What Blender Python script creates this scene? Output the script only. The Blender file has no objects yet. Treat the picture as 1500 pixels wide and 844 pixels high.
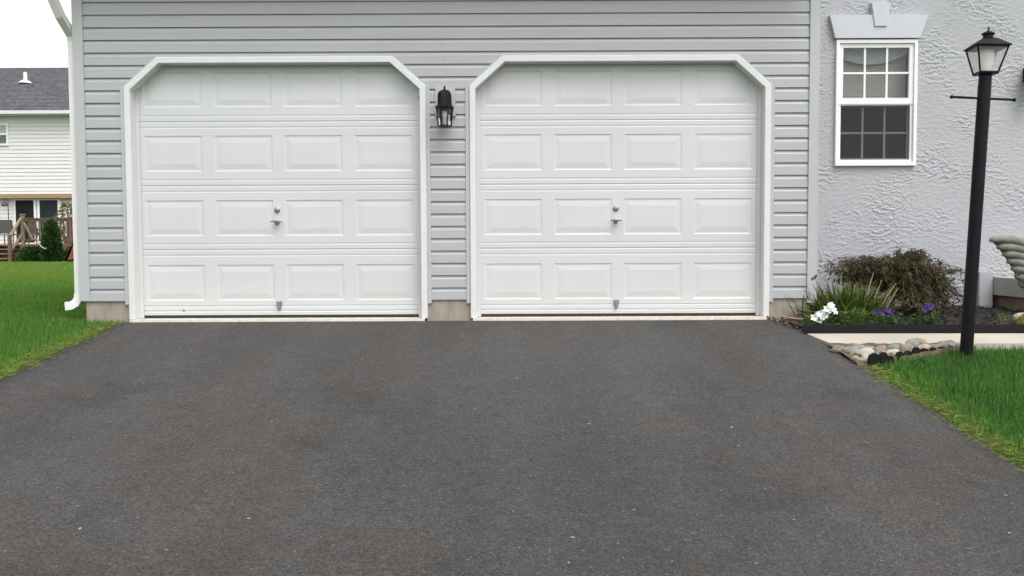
import bpy, bmesh, math, random
import numpy as np
from mathutils import Vector, Matrix, noise
random.seed(7); RNG = np.random.default_rng(7)
S = bpy.context.scene; COL = S.collection; D = bpy.data
rad = math.radians

# ------------------------------------------------------------------ camera
cam_d = D.cameras.new('camera'); cam = D.objects.new('camera', cam_d); COL.objects.link(cam)
cam_d.sensor_width = 36.0; cam_d.lens = 36.0 * 1300 / 1500
cam_d.clip_start = 0.05; cam_d.clip_end = 2000
cam.matrix_world = (Matrix.Translation((0, -7.69, .62)) @ Matrix.Rotation(rad(90 - 2.8), 4, 'X') @ Matrix.Rotation(rad(-.25), 4, 'Z'))
S.camera = cam
S.render.resolution_x = 1024; S.render.resolution_y = 576

# ------------------------------------------------------------------ light
SUN_EL, SUN_AZ = 61, 150        # overcast, the bright part of the cloud high and behind the photographer
w = D.worlds.new('World'); S.world = w; w.use_nodes = True
nt = w.node_tree; nt.nodes.clear()
sky = nt.nodes.new('ShaderNodeTexSky'); sky.sky_type = 'NISHITA'; sky.sun_disc = False
sky.sun_elevation = rad(SUN_EL); sky.sun_rotation = rad(SUN_AZ); sky.dust_density = 4; sky.air_density = 1.0
hs = nt.nodes.new('ShaderNodeHueSaturation'); hs.inputs['Saturation'].default_value = .05
bg = nt.nodes.new('ShaderNodeBackground'); bg.inputs['Strength'].default_value = .15
wo = nt.nodes.new('ShaderNodeOutputWorld')
nt.links.new(sky.outputs[0], hs.inputs['Color']); nt.links.new(hs.outputs[0], bg.inputs[0]); nt.links.new(bg.outputs[0], wo.inputs[0])
sun_d = D.lights.new('sun', 'SUN'); sun_d.energy = 0.5; sun_d.angle = rad(40); sun_d.color = (1, .97, .93)
sun = D.objects.new('sun', sun_d); COL.objects.link(sun)
az = rad(SUN_AZ); el = rad(SUN_EL)
sdir = Vector((math.sin(az) * math.cos(el), math.cos(az) * math.cos(el), math.sin(el)))
sun.rotation_euler = sdir.to_track_quat('Z', 'Y').to_euler()
S.view_settings.view_transform = 'Standard'; S.view_settings.look = 'None'
S.view_settings.exposure = 0.90; S.view_settings.gamma = 1; S.view_settings.use_curve_mapping = False

# ------------------------------------------------------------------ helpers
def gz(y):                                            # the driveway falls 12 % towards the street
    return -.026 + .12 * min(0.0, y + .05) if y > -12 else -.026 + .12 * (-11.95)
def gza(y): return -.026 + .12 * np.clip(np.asarray(y) + .05, -11.95, 0)

def root_loc(o):
    while o.parent: o = o.parent
    return o.location.copy()
def tag(o, label=None, cat=None, group=None, kind=None):
    if label: o['label'] = label
    if cat: o['category'] = cat
    if group: o['group'] = group
    if kind: o['kind'] = kind
    return o
def thing(name, label, cat, loc=(0, 0, 0), group=None):
    o = D.objects.new(name, None); COL.objects.link(o); o.location = loc; o.empty_display_size = .1
    return tag(o, label, cat, group)
def link(name, me, mat, parent=None, loc=(0, 0, 0), smooth=None):
    """me holds world coordinates; they become local to the thing's base"""
    o = D.objects.new(name, me); COL.objects.link(o)
    L = Vector(loc)
    if parent: o.parent = parent; L = root_loc(parent)
    else: o.location = L
    me.transform(Matrix.Translation(-L))
    for m in (mat if isinstance(mat, (list, tuple)) else [mat]): me.materials.append(m)
    if smooth is not None:
        me.shade_smooth() if smooth >= 3.2 else me.set_sharp_from_angle(angle=smooth)
        if smooth < 3.2:
            me.polygons.foreach_set('use_smooth', [True] * len(me.polygons))
    return o
def obj(name, bm, mat, parent=None, loc=(0, 0, 0), smooth=None, bevel=0, recalc=True):
    if bevel:
        es = [e for e in bm.edges if len(e.link_faces) == 2 and e.calc_face_angle(0) > .6]
        bmesh.ops.bevel(bm, geom=es, offset=bevel, segments=2, profile=.7, affect='EDGES', clamp_overlap=True)
    if recalc: bmesh.ops.recalc_face_normals(bm, faces=bm.faces)
    me = D.meshes.new(name); bm.to_mesh(me); bm.free()
    return link(name, me, mat, parent, loc, smooth)
BM = bmesh.new
def quad(bm, *pts): return bm.faces.new([bm.verts.new(p) for p in pts])
def box(bm, x0, x1, y0, y1, z0, z1, M=None):
    vs = [bm.verts.new(p) for p in ((x0,y0,z0),(x1,y0,z0),(x1,y1,z0),(x0,y1,z0),(x0,y0,z1),(x1,y0,z1),(x1,y1,z1),(x0,y1,z1))]
    for f in ((0,3,2,1),(4,5,6,7),(0,1,5,4),(1,2,6,5),(2,3,7,6),(3,0,4,7)): bm.faces.new([vs[i] for i in f])
    if M is not None: bmesh.ops.transform(bm, matrix=M, verts=vs)
    return vs
def prism(bm, poly, y0, y1, M=None):
    """polygon in XZ pushed from y0 to y1"""
    a = [bm.verts.new((x, y0, z)) for x, z in poly]; b = [bm.verts.new((x, y1, z)) for x, z in poly]
    n = len(poly); bm.faces.new(a); bm.faces.new(b[::-1])
    for i in range(n): bm.faces.new((a[i], b[i], b[(i+1) % n], a[(i+1) % n]))
    if M is not None: bmesh.ops.transform(bm, matrix=M, verts=a + b)
def tube(bm, pts, r, seg=8, cap=True, sq=None):
    pts = [Vector(p) for p in pts]; rs = r if isinstance(r, (list, tuple)) else [r] * len(pts); rings = []
    for i, p in enumerate(pts):
        t = (pts[min(i+1, len(pts)-1)] - pts[max(i-1, 0)]).normalized()
        ref = Vector((0, 1, 0)) if abs(t.y) < .8 else Vector((1, 0, 0))
        u = t.cross(ref).normalized(); v = t.cross(u).normalized()
        ring = []
        for k in range(seg):
            a = 2 * math.pi * (k + .5) / seg
            if sq: q = u * sq[0] * (1 if math.cos(a) > 0 else -1) + v * sq[1] * (1 if math.sin(a) > 0 else -1)
            else: q = (u * math.cos(a) + v * math.sin(a)) * rs[i]
            ring.append(bm.verts.new(p + q))
        rings.append(ring)
    for a, b in zip(rings, rings[1:]):
        for k in range(seg): bm.faces.new((a[k], a[(k+1) % seg], b[(k+1) % seg], b[k]))
    if cap: bm.faces.new(rings[0][::-1]); bm.faces.new(rings[-1])
def lathe(bm, prof, seg, M=None, off=0.0, cap=True):
    rings = []; allv = []
    for r, z in prof:
        ring = [bm.verts.new((r * math.cos(2*math.pi*k/seg + off), r * math.sin(2*math.pi*k/seg + off), z)) for k in range(seg)]
        rings.append(ring); allv += ring
    for a, b in zip(rings, rings[1:]):
        for k in range(seg): bm.faces.new((a[k], a[(k+1) % seg], b[(k+1) % seg], b[k]))
    if cap: bm.faces.new(rings[0][::-1]); bm.faces.new(rings[-1])
    if M is not None: bmesh.ops.transform(bm, matrix=M, verts=allv)
def grid(bm, xs, ys, zf):
    V = [[bm.verts.new((x, y, zf(x, y))) for x in xs] for y in ys]
    for j in range(len(ys)-1):
        for i in range(len(xs)-1): bm.faces.new((V[j][i], V[j][i+1], V[j+1][i+1], V[j+1][i]))
    return V
def lin(a, b, n): return [a + (b - a) * i / (n - 1) for i in range(n)]

def blades(name, P, Dr, Sd, L, W, droop, tint, mat, parent=None, loc=(0, 0, 0), label=None):
    """many narrow leaves: base P, direction Dr, sideways Sd, length L, width W, droop in metres, tint 0..1"""
    P = np.asarray(P, float); n = len(P); L = np.broadcast_to(L, n)[:, None]; W = np.broadcast_to(W, n)[:, None]
    dz = np.zeros((n, 3)); dz[:, 2] = np.broadcast_to(droop, n)
    b0 = P - Sd * W * .35; b1 = P + Sd * W * .35
    mid = P + Dr * L * .55 - dz * .25; m0 = mid - Sd * W * .5; m1 = mid + Sd * W * .5
    tip = P + Dr * L - dz
    V = np.stack([b0, b1, m0, m1, tip], 1).reshape(-1, 3)
    base = (np.arange(n) * 5)[:, None]
    loops = (base + np.array([0, 1, 3, 2, 2, 3, 4])).reshape(-1)
    me = D.meshes.new(name); me.vertices.add(n * 5); me.vertices.foreach_set('co', V.reshape(-1).astype(np.float32))
    me.loops.add(n * 7); me.loops.foreach_set('vertex_index', loops.astype(np.int32))
    st = (np.arange(n) * 7)[:, None] + np.array([0, 4]); me.polygons.add(n * 2)
    me.polygons.foreach_set('loop_start', st.reshape(-1).astype(np.int32))
    at = me.attributes.new('tint', 'FLOAT', 'POINT')
    at.data.foreach_set('value', np.repeat(np.broadcast_to(tint, n), 5).astype(np.float32))
    me.update(); me.validate()
    return link(name, me, mat, parent, loc)
def unit(a): return a / np.maximum(np.linalg.norm(a, axis=1, keepdims=True), 1e-9)
def rdirs(n, zmin=-1, zmax=1):
    a = RNG.uniform(0, 2*np.pi, n); z = RNG.uniform(zmin, zmax, n); r = np.sqrt(1 - z*z)
    return np.stack([r*np.cos(a), r*np.sin(a), z], 1)
def side_of(Dr):
    return unit(np.cross(Dr, rdirs(len(Dr))))

# ------------------------------------------------------------------ materials
def lk(nt, a, b): nt.links.new(a, b)
def mat(name, col, rough=.5, var=.06, vscale=6., bump=0., bscale=60., bdist=.01, metal=0., spec=.5, col2=None, stretch=None):
    m = D.materials.new(name); m.use_nodes = True; t = m.node_tree; p = t.nodes['Principled BSDF']
    p.inputs['Roughness'].default_value = rough; p.inputs['Metallic'].default_value = metal
    p.inputs['Specular IOR Level'].default_value = spec
    tc = t.nodes.new('ShaderNodeTexCoord'); src = tc.outputs['Object']
    if stretch:
        mp = t.nodes.new('ShaderNodeMapping'); mp.inputs['Scale'].default_value = stretch; lk(t, src, mp.inputs[0]); src = mp.outputs[0]
    n = t.nodes.new('ShaderNodeTexNoise'); n.inputs['Scale'].default_value = vscale; n.inputs['Detail'].default_value = 6
    lk(t, src, n.inputs['Vector'])
    r = t.nodes.new('ShaderNodeValToRGB'); lk(t, n.outputs['Fac'], r.inputs[0])
    c2 = col2 or [c * (1 + var) for c in col]; c1 = col if col2 else [c * (1 - var) for c in col]
    r.color_ramp.elements[0].position = .3; r.color_ramp.elements[1].position = .7
    r.color_ramp.elements[0].color = (*c1, 1); r.color_ramp.elements[1].color = (*c2, 1)
    lk(t, r.outputs[0], p.inputs['Base Color'])
    if bump:
        n2 = t.nodes.new('ShaderNodeTexNoise'); n2.inputs['Scale'].default_value = bscale; n2.inputs['Detail'].default_value = 5
        lk(t, src, n2.inputs['Vector'])
        b = t.nodes.new('ShaderNodeBump'); b.inputs['Strength'].default_value = bump; b.inputs['Distance'].default_value = bdist
        lk(t, n2.outputs['Fac'], b.inputs['Height']); lk(t, b.outputs[0], p.inputs['Normal'])
    return m
def leafmat(name, cols, trans=.3, rough=.55):
    m = D.materials.new(name); m.use_nodes = True; t = m.node_tree; t.nodes.clear()
    a = t.nodes.new('ShaderNodeAttribute'); a.attribute_name = 'tint'
    r = t.nodes.new('ShaderNodeValToRGB'); lk(t, a.outputs['Fac'], r.inputs[0])
    el = r.color_ramp.elements
    while len(el) < len(cols): el.new(.5)
    for i, c in enumerate(cols): el[i].position = i / (len(cols) - 1); el[i].color = (*c, 1)
    p = t.nodes.new('ShaderNodeBsdfPrincipled'); p.inputs['Roughness'].default_value = rough; p.inputs['Specular IOR Level'].default_value = .3
    tr = t.nodes.new('ShaderNodeBsdfTranslucent'); mx = t.nodes.new('ShaderNodeMixShader'); mx.inputs[0].default_value = trans
    o = t.nodes.new('ShaderNodeOutputMaterial')
    lk(t, r.outputs[0], p.inputs['Base Color']); lk(t, r.outputs[0], tr.inputs['Color'])
    lk(t, p.outputs[0], mx.inputs[1]); lk(t, tr.outputs[0], mx.inputs[2]); lk(t, mx.outputs[0], o.inputs[0])
    return m
def glassmat(name, tint=(.9, .95, .93), clear=.85, rough=.02):
    m = D.materials.new(name); m.use_nodes = True; t = m.node_tree; t.nodes.clear()
    g = t.nodes.new('ShaderNodeBsdfGlossy'); g.inputs['Roughness'].default_value = rough; g.inputs['Color'].default_value = (1, 1, 1, 1)
    tr = t.nodes.new('ShaderNodeBsdfTransparent'); tr.inputs['Color'].default_value = (*tint, 1)
    fr = t.nodes.new('ShaderNodeFresnel'); fr.inputs['IOR'].default_value = 1.5
    mx = t.nodes.new('ShaderNodeMixShader'); o = t.nodes.new('ShaderNodeOutputMaterial')
    lk(t, fr.outputs[0], mx.inputs[0]); lk(t, tr.outputs[0], mx.inputs[1]); lk(t, g.outputs[0], mx.inputs[2]); lk(t, mx.outputs[0], o.inputs[0])
    return m

M = {}
M['siding'] = mat('grey_vinyl_siding', (.395, .402, .415), .45, .035, 3, .06, 120, .003, stretch=(.5, 1, 6))
M['trim_grey'] = mat('grey_vinyl_trim', (.44, .455, .46), .45, .03, 4)
M['white'] = mat('white_door_paint', (.575, .588, .582), .34, .02, 1.6, .05, 90, .002, stretch=(.5, 1, 1.5), col2=(.618, .630, .624))
M['casing'] = mat('white_vinyl_casing', (.69, .70, .69), .4, .02, 8, col2=(.655, .67, .655))
M['gutter'] = mat('white_gutter', (.74, .74, .71), .35, .03, 9)
M['concrete'] = mat('foundation_concrete', (.26, .22, .18), .9, .12, 7, .3, 60, .006, col2=(.37, .33, .28), stretch=(2.2, 2.2, .5))
M['sill'] = mat('slab_edge', (.55, .50, .43), .9, .15, 30, .4, 120, .004)
M['path'] = mat('path_concrete', (.41, .372, .315), .9, .06, 3, .25, 220, .003, col2=(.475, .435, .37))
M['metal'] = mat('galvanised_metal', (.30, .30, .30), .4, .1, 40, metal=.6)
M['black'] = mat('black_painted_metal', (.008, .008, .009), .42, .3, 30, .05, 200, .001, spec=.18)
M['postblack'] = mat('black_post_paint', (.006, .006, .009), .45, .25, 12, .05, 90, .001, spec=.18)
M['rubber'] = mat('black_rubber', (.02, .02, .02), .7, .2, 30)
M['plastic'] = mat('black_plastic_edging', (.008, .007, .008), .75, .25, 20, .1, 60, .004, spec=.18)
M['winwhite'] = mat('white_window_vinyl', (.82, .83, .82), .35, .02, 10)
M['winlav'] = mat('white_trim_board', (.54, .55, .585), .5, .03, 8, .05, 50, .003)
M['dark'] = mat('dark_room', (.035, .035, .035), .9, .2, 3)
M['blind'] = mat('blind_slats', (.30, .285, .26), .6, .05, 10)
M['valance'] = mat('valance_fabric', (.34, .335, .33), .9, .06, 20)
M['shingle'] = mat('roof_shingles', (.13, .13, .145), .95, .3, 9, .4, 40, .01, col2=(.26, .26, .28), stretch=(1, 1, 3))
M['nwall'] = mat('white_house_siding', (.69, .70, .685), .5, .02, 2)
M['tan'] = mat('tan_painted_wood', (.33, .23, .12), .7, .15, 10, stretch=(.3, 3, 3))
M['deck'] = mat('stained_deck_wood', (.12, .068, .045), .8, .3, 8, col2=(.19, .115, .075))
M['deckold'] = mat('weathered_wood', (.20, .145, .09), .85, .25, 12, col2=(.29, .225, .15))
M['chairgrey'] = mat('grey_chair_mesh', (.25, .25, .26), .8, .1, 20)
M['statue'] = mat('cast_concrete', (.15, .15, .13), .9, .2, 14, .3, 80, .006, col2=(.24, .24, .215))
M['slab'] = mat('porch_slab_concrete', (.40, .40, .37), .85, .08, 6, .2, 90, .004)
M['slabbase'] = mat('porch_base_concrete', (.24, .185, .13), .95, .15, 9, .3, 60, .006)
M['frost'] = mat('frosted_glass', (.88, .88, .84), .35, .02, 10)
M['glass'] = glassmat('clear_glass')
def etched(name):
    m = D.materials.new(name); m.use_nodes = True; t = m.node_tree; t.nodes.clear()
    tr = t.nodes.new('ShaderNodeBsdfTransparent'); tl = t.nodes.new('ShaderNodeBsdfTranslucent'); df = t.nodes.new('ShaderNodeBsdfDiffuse')
    tl.inputs[0].default_value = (.9, .9, .87, 1); df.inputs[0].default_value = (.85, .85, .82, 1)
    a = t.nodes.new('ShaderNodeMixShader'); b = t.nodes.new('ShaderNodeMixShader'); o = t.nodes.new('ShaderNodeOutputMaterial'); a.inputs[0].default_value = .45; b.inputs[0].default_value = .30
    lk(t, tl.outputs[0], a.inputs[1]); lk(t, df.outputs[0], a.inputs[2]); lk(t, tr.outputs[0], b.inputs[1]); lk(t, a.outputs[0], b.inputs[2]); lk(t, b.outputs[0], o.inputs[0])
    return m
M['etched'] = etched('etched_lamp_glass')
M['lampglass'] = glassmat('seeded_lamp_glass', (.97, .975, .965), rough=.08)
M['bark'] = mat('maple_bark', (.09, .07, .055), .9, .3, 30, .3, 80, .004)
M['stalk'] = mat('dry_stalk', (.42, .34, .22), .8, .2, 30)
M['petal_w'] = mat('white_petals', (.70, .71, .72), .6, .06, 40)
M['petal_p'] = mat('purple_petals', (.028, .005, .095), .6, .3, 60, col2=(.055, .012, .17))
M['slide'] = mat('coral_plastic', (.85, .45, .34), .4, .05, 4)
M['twig'] = mat('dry_stick', (.42, .27, .17), .8, .2, 30)
M['hose'] = mat('pale_hose', (.36, .42, .32), .5, .05, 10)
M['blackgate'] = mat('dark_wrought_iron', (.03, .03, .032), .5, .2, 10)

GRASS = [(.024, .072, .018), (.046, .138, .026), (.080, .215, .036), (.16, .30, .036), (.19, .225, .05), (.20, .155, .075)]
M['grass'] = leafmat('grass_blades', GRASS, .3, .5)
M['maple'] = leafmat('laceleaf', [(.020, .028, .010), (.044, .040, .017), (.095, .040, .028), (.062, .074, .025), (.11, .095, .04), (.18, .14, .085)], .3)
M['lily'] = leafmat('strap_leaves', [(.025, .055, .012), (.05, .105, .018), (.12, .16, .025), (.25, .23, .05), (.32, .22, .10)], .3)
M['annual'] = leafmat('annual_leaves', [(.02, .055, .012), (.04, .11, .02), (.07, .16, .03), (.16, .20, .04)], .3)
M['arbor'] = leafmat('arborvitae_sprays', [(.016, .040, .014), (.036, .085, .026), (.07, .14, .036), (.15, .20, .055)], .15)
M['potleaf'] = leafmat('pot_plant_leaves', [(.03, .06, .02), (.08, .12, .03), (.16, .17, .05), (.22, .12, .13)], .2)
M['chips'] = leafmat('mulch_chips', [(.010, .008, .007), (.020, .017, .015), (.045, .038, .033), (.13, .11, .095)], .0, .9)
M['litter'] = leafmat('dry_leaf_litter', [(.05, .035, .022), (.11, .08, .05), (.20, .15, .09), (.30, .26, .2)], .0, .9)

def stucco_mat():
    m = D.materials.new('skip_trowel_stucco'); m.use_nodes = True; t = m.node_tree; p = t.nodes['Principled BSDF']
    p.inputs['Roughness'].default_value = .9; p.inputs['Specular IOR Level'].default_value = .2
    tc = t.nodes.new('ShaderNodeTexCoord')
    n0 = t.nodes.new('ShaderNodeTexNoise'); n0.inputs['Scale'].default_value = 1.3; n0.inputs['Detail'].default_value = 3; lk(t, tc.outputs['Object'], n0.inputs[0])
    r = t.nodes.new('ShaderNodeValToRGB'); r.color_ramp.elements[0].color = (.385, .392, .415, 1); r.color_ramp.elements[1].color = (.475, .48, .50, 1)
    lk(t, n0.outputs[0], r.inputs[0]); lk(t, r.outputs[0], p.inputs['Base Color'])
    n3 = t.nodes.new('ShaderNodeTexNoise'); n3.inputs['Scale'].default_value = 140; n3.inputs['Detail'].default_value = 3; lk(t, tc.outputs['Object'], n3.inputs[0])
    b2 = t.nodes.new('ShaderNodeBump'); b2.inputs['Strength'].default_value = .35; b2.inputs['Distance'].default_value = .004
    lk(t, n3.outputs[0], b2.inputs['Height']); lk(t, b2.outputs[0], p.inputs['Normal'])
    return m
M['stucco'] = stucco_mat()

def asphalt_mat():
    m = D.materials.new('asphalt'); m.use_nodes = True; t = m.node_tree; p = t.nodes['Principled BSDF']
    p.inputs['Roughness'].default_value = .88; p.inputs['Specular IOR Level'].default_value = .25
    tc = t.nodes.new('ShaderNodeTexCoord'); X = tc.outputs['Object']
    def N(scale, det=4, rough=.55):
        n = t.nodes.new('ShaderNodeTexNoise'); n.inputs['Scale'].default_value = scale; n.inputs['Detail'].default_value = det; n.inputs['Roughness'].default_value = rough
        lk(t, X, n.inputs[0]); return n.outputs[0]
    def ramp(v, a, b, c0, c1):
        r = t.nodes.new('ShaderNodeValToRGB'); r.color_ramp.elements[0].position = a; r.color_ramp.elements[1].position = b
        r.color_ramp.elements[0].color = (*c0, 1); r.color_ramp.elements[1].color = (*c1, 1); lk(t, v, r.inputs[0]); return r.outputs[0]
    def mix(kind, fac, a, b):
        x = t.nodes.new('ShaderNodeMix'); x.data_type = 'RGBA'; x.blend_type = kind
        if isinstance(fac, float): x.inputs['Factor'].default_value = fac
        else: lk(t, fac, x.inputs['Factor'])
        lk(t, a, x.inputs['A']) if not isinstance(a, tuple) else setattr(x.inputs['A'], 'default_value', a)
        lk(t, b, x.inputs['B']) if not isinstance(b, tuple) else setattr(x.inputs['B'], 'default_value', b)
        return x.outputs['Result']
    base = ramp(N(.42, 6, .7), .30, .70, (.057, .0562, .0555), (.071, .071, .071))
    base = mix('MIX', ramp(N(.75, 5, .65), .48, .62, (0, 0, 0), (.75, .75, .75)), base, (.065, .0595, .0565, 1))          # worn and fresher areas
    base = mix('MULTIPLY', 1.0, base, ramp(N(9, 7, .75), .3, .7, (.84, .825, .815), (1.13, 1.13, 1.13)))
    base = mix('MULTIPLY', 1.0, base, ramp(N(130, 3, .7), .32, .68, (.42, .42, .42), (1.60, 1.58, 1.56)))
    base = mix('MULTIPLY', 1.0, base, ramp(N(48, 4, .75), .36, .66, (.70, .69, .69), (1.26, 1.26, 1.25)))
    mp = t.nodes.new('ShaderNodeMapping'); mp.inputs['Scale'].default_value = (1.5, .22, 1); lk(t, X, mp.inputs[0])            # traffic films, lengthwise
    ns = t.nodes.new('ShaderNodeTexNoise'); ns.inputs['Scale'].default_value = 1.0; ns.inputs['Detail'].default_value = 4; lk(t, mp.outputs[0], ns.inputs[0])
    base = mix('MULTIPLY', 1.0, base, ramp(ns.outputs[0], .35, .62, (.86, .84, .83), (1.06, 1.06, 1.06)))
    n5 = N(1.1, 7, .7); base = mix('MULTIPLY', 1.0, base, ramp(n5, .56, .72, (1, 1, 1), (.68, .67, .67)))                    # darker oily patches
    v = t.nodes.new('ShaderNodeTexVoronoi'); v.inputs['Scale'].default_value = 95; v.inputs['Randomness'].default_value = 1; lk(t, X, v.inputs['Vector'])
    sep = t.nodes.new('ShaderNodeSeparateColor'); lk(t, v.outputs['Color'], sep.inputs[0])
    stone = ramp(sep.outputs[0], .975, .995, (0, 0, 0), (1, 1, 1))
    near = ramp(v.outputs['Distance'], .25, .5, (1, 1, 1), (0, 0, 0))
    base = mix('MIX', mix('MULTIPLY', 1.0, stone, near), base, (.19, .175, .16, 1))
    dark = ramp(sep.outputs[1], .86, .95, (0, 0, 0), (.7, .7, .7))
    base = mix('MIX', mix('MULTIPLY', 1.0, dark, near), base, (.028, .027, .027, 1))
    # pale scuffs and droppings, scattered
    v2 = t.nodes.new('ShaderNodeTexVoronoi'); v2.inputs['Scale'].default_value = 5.5; lk(t, X, v2.inputs['Vector'])
    sp = t.nodes.new('ShaderNodeSeparateColor'); lk(t, v2.outputs['Color'], sp.inputs[0])
    d2 = t.nodes.new('ShaderNodeMath'); d2.operation = 'ADD'; n9 = N(60, 3); sc = t.nodes.new('ShaderNodeMath'); sc.operation = 'MULTIPLY'; sc.inputs[1].default_value = .10
    lk(t, n9, sc.inputs[0]); lk(t, v2.outputs['Distance'], d2.inputs[0]); lk(t, sc.outputs[0], d2.inputs[1])
    spot = ramp(d2.outputs[0], .085, .105, (1, 1, 1), (0, 0, 0))
    base = mix('MIX', mix('MULTIPLY', 1.0, spot, ramp(sp.outputs[2], .86, .99, (0, 0, 0), (.85, .85, .85))), base, (.20, .19, .175, 1))
    lk(t, base, p.inputs['Base Color'])
    b = t.nodes.new('ShaderNodeBump'); b.inputs['Strength'].default_value = .75; b.inputs['Distance'].default_value = .006
    lk(t, N(150, 4, .7), b.inputs['Height']); lk(t, b.outputs[0], p.inputs['Normal'])
    return m
M['asphalt'] = asphalt_mat()
M['lawn_ground'] = mat('shaded_lawn_ground', (.026, .055, .013), .95, .2, 8, col2=(.045, .09, .02))  # grass-green ground, colour darkened for the self-shadow a bladeless sheet lacks
M['mulch'] = mat('dark_mulch', (.012, .010, .009), .95, .3, 30, .8, 60, .02, col2=(.030, .025, .023))

# ================================================================== the setting
bm = BM()
ys = [-60, -30, -12] + lin(-11, -.05, 40) + [2, 6, 12, 20, 31, 40, 80, 300, 1200]
grid(bm, [-1200, -200, -60, -30, -12, -3.6, 0, 2.7, 8, 30, 200, 1200], ys, lambda x, y: gz(y) - .03 + (.03 * min(1, max(0, (y - 1) / 30))))
tag(obj('ground', bm, M['lawn_ground'], smooth=4), kind='structure')

bm = BM()                                             # driveway: ragged long edges, slightly crowned
ys = lin(-11.5, -.10, 220)
def edge_l(y): return -3.36 + .018 * noise.noise((y * 2.1, 3, 0)) + .010 * noise.noise((y * 9, 7, 0))
def edge_r(y):
    x = 2.405 + .018 * noise.noise((y * 2.3, 11, 0)) + .010 * noise.noise((y * 9, 17, 0))
    if y > -.75: x = min(x, 2.38 - .22 * max(0, (y + .75)))
    return x
rows = []
for y in ys:
    a, b = edge_l(y), edge_r(y)
    zz = gz(y)
    row = [bm.verts.new((a - .012, y, zz - .035))] + [bm.verts.new((x, y, zz + .004 * noise.noise((x * .9, y * .9, 2)))) for x in lin(a, b, 30)] + [bm.verts.new((b + .012, y, zz - .035))]
    rows.append(row)
for r0, r1 in zip(rows, rows[1:]):
    for i in range(len(r0) - 1): bm.faces.new((r0[i], r0[i+1], r1[i+1], r1[i]))
# ragged top end against the slab
tag(obj('driveway', bm, M['asphalt'], smooth=4), kind='structure')
n = 260; P = np.stack([RNG.uniform(-3.25, 2.3, n), -.15 - 6*RNG.random(n)**1.3, np.zeros(n)], 1); P[:, 2] = gza(P[:, 1]) + .006
dr = rdirs(n, -.02, .12); up = np.cross(dr, np.array([0, 0, 1.0]))
tag(blades('leaf_bits', P, dr, unit(up), RNG.uniform(.008, .028, n), RNG.uniform(.004, .011, n), 0, RNG.beta(1.5, 1.2, n), leafmat('pale_leaf_bits', [(.05, .035, .02), (.12, .09, .05), (.24, .22, .18), (.42, .42, .38)], 0, .9)), 'tiny pale leaf bits and grit scattered over the asphalt', 'litter', kind='stuff')

bm = BM()                                             # concrete garden path, flat, so its front edge stands proud
px0 = 2.37
vs = box(bm, px0, 9, -1.10, -.675, -.26, -.096)
for v in vs:
    if v.co.y < -1 and v.co.z > -.2: v.co.z = -.132
    if v.co.x < 3: v.co.x += .02 if v.co.y < -1 else -.03
tag(obj('path', bm, M['path'], bevel=.008), kind='structure')

bm = BM()                                             # mulched bed in front of the stucco wall
grid(bm, lin(2.34, 9, 120), lin(-.665, 1.0, 50), lambda x, y: -.062 + .06 * (y + .66) / 1.6 + .016 * noise.noise((x * 5, y * 5, 0)) + .010 * noise.noise((x * 17, y * 17, 4)))
tag(obj('mulch_bed', bm, M['mulch'], smooth=4), kind='structure')
def bedz(y): return -.06 + .06 * (y + .66) / 1.6
n = 5200
P = np.stack([RNG.uniform(2.4, 6.5, n), RNG.uniform(-.63, .95, n), np.zeros(n)], 1); P[:, 2] = -.052 + .06 * (P[:, 1] + .66) / 1.6 + RNG.uniform(-.006, .012, n)
dr = rdirs(n, -.25, .35)
tag(blades('wood_chips', P, dr, side_of(dr), RNG.uniform(.012, .045, n), RNG.uniform(.005, .013, n), 0, RNG.beta(1.2, 2.6, n), M['chips']), 'loose dark wood chips covering the flower bed', 'mulch', kind='stuff')
n = 420
P = np.stack([RNG.uniform(2.18, 2.42, n), RNG.uniform(-.62, -.03, n), np.zeros(n)], 1)
P = P[P[:, 0] > 2.36 - .24 * (P[:, 1] + .72) - .02]; n = len(P); P[:, 2] = gza(P[:, 1]) + RNG.uniform(-.005, .018, n)
dr = rdirs(n, -.2, .4)
tag(blades('leaf_litter', P, dr, side_of(dr), RNG.uniform(.012, .035, n), RNG.uniform(.006, .018, n), 0, RNG.beta(1.3, 1.8, n), M['litter']), 'brown leaf litter and grit gathered at the foot of the foundation by the bed', 'litter', kind='stuff')

# ================================================================== the house with its two garage doors
house = thing('house', 'house with grey siding, two white garage doors and a rough white stucco wall', 'house', (0, 0, 0))
CH = .1065; SB = .145; WL, WR = -3.655, 2.554          # course height, bottom of the siding, inner faces of the corner posts
DC = (-2.023, .933)                                     # door centres
HW, CZ, TZ, CDX = 1.292, 1.977, 2.232, .285             # outer half width, chamfer start, top, chamfer run
PROF = [(0, .004), (.0004, -.013), (.072, -.0095), (.083, -.004), (.094, -.0005), (.104, .001), (CH, .004)]
def outer(z):                                           # half width of the casing's outline at height z, None above it
    if z <= CZ: return HW
    if z < TZ: return HW - CDX * (z - CZ) / (TZ - CZ)
    return None
bm = BM(); SOF = 3.07
def spans(z0, z1):
    if z1 <= TZ + 1e-6:
        a0, a1 = outer(z0), outer(min(z1, TZ - 1e-6))
        return [((WL, WL), (DC[0]-a0, DC[0]-a1)), ((DC[0]+a0, DC[0]+a1), (DC[1]-a0, DC[1]-a1)), ((DC[1]+a0, DC[1]+a1), (WR, WR))]
    return [((WL, WL), (WR, WR))]
z = SB; k = 0
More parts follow.
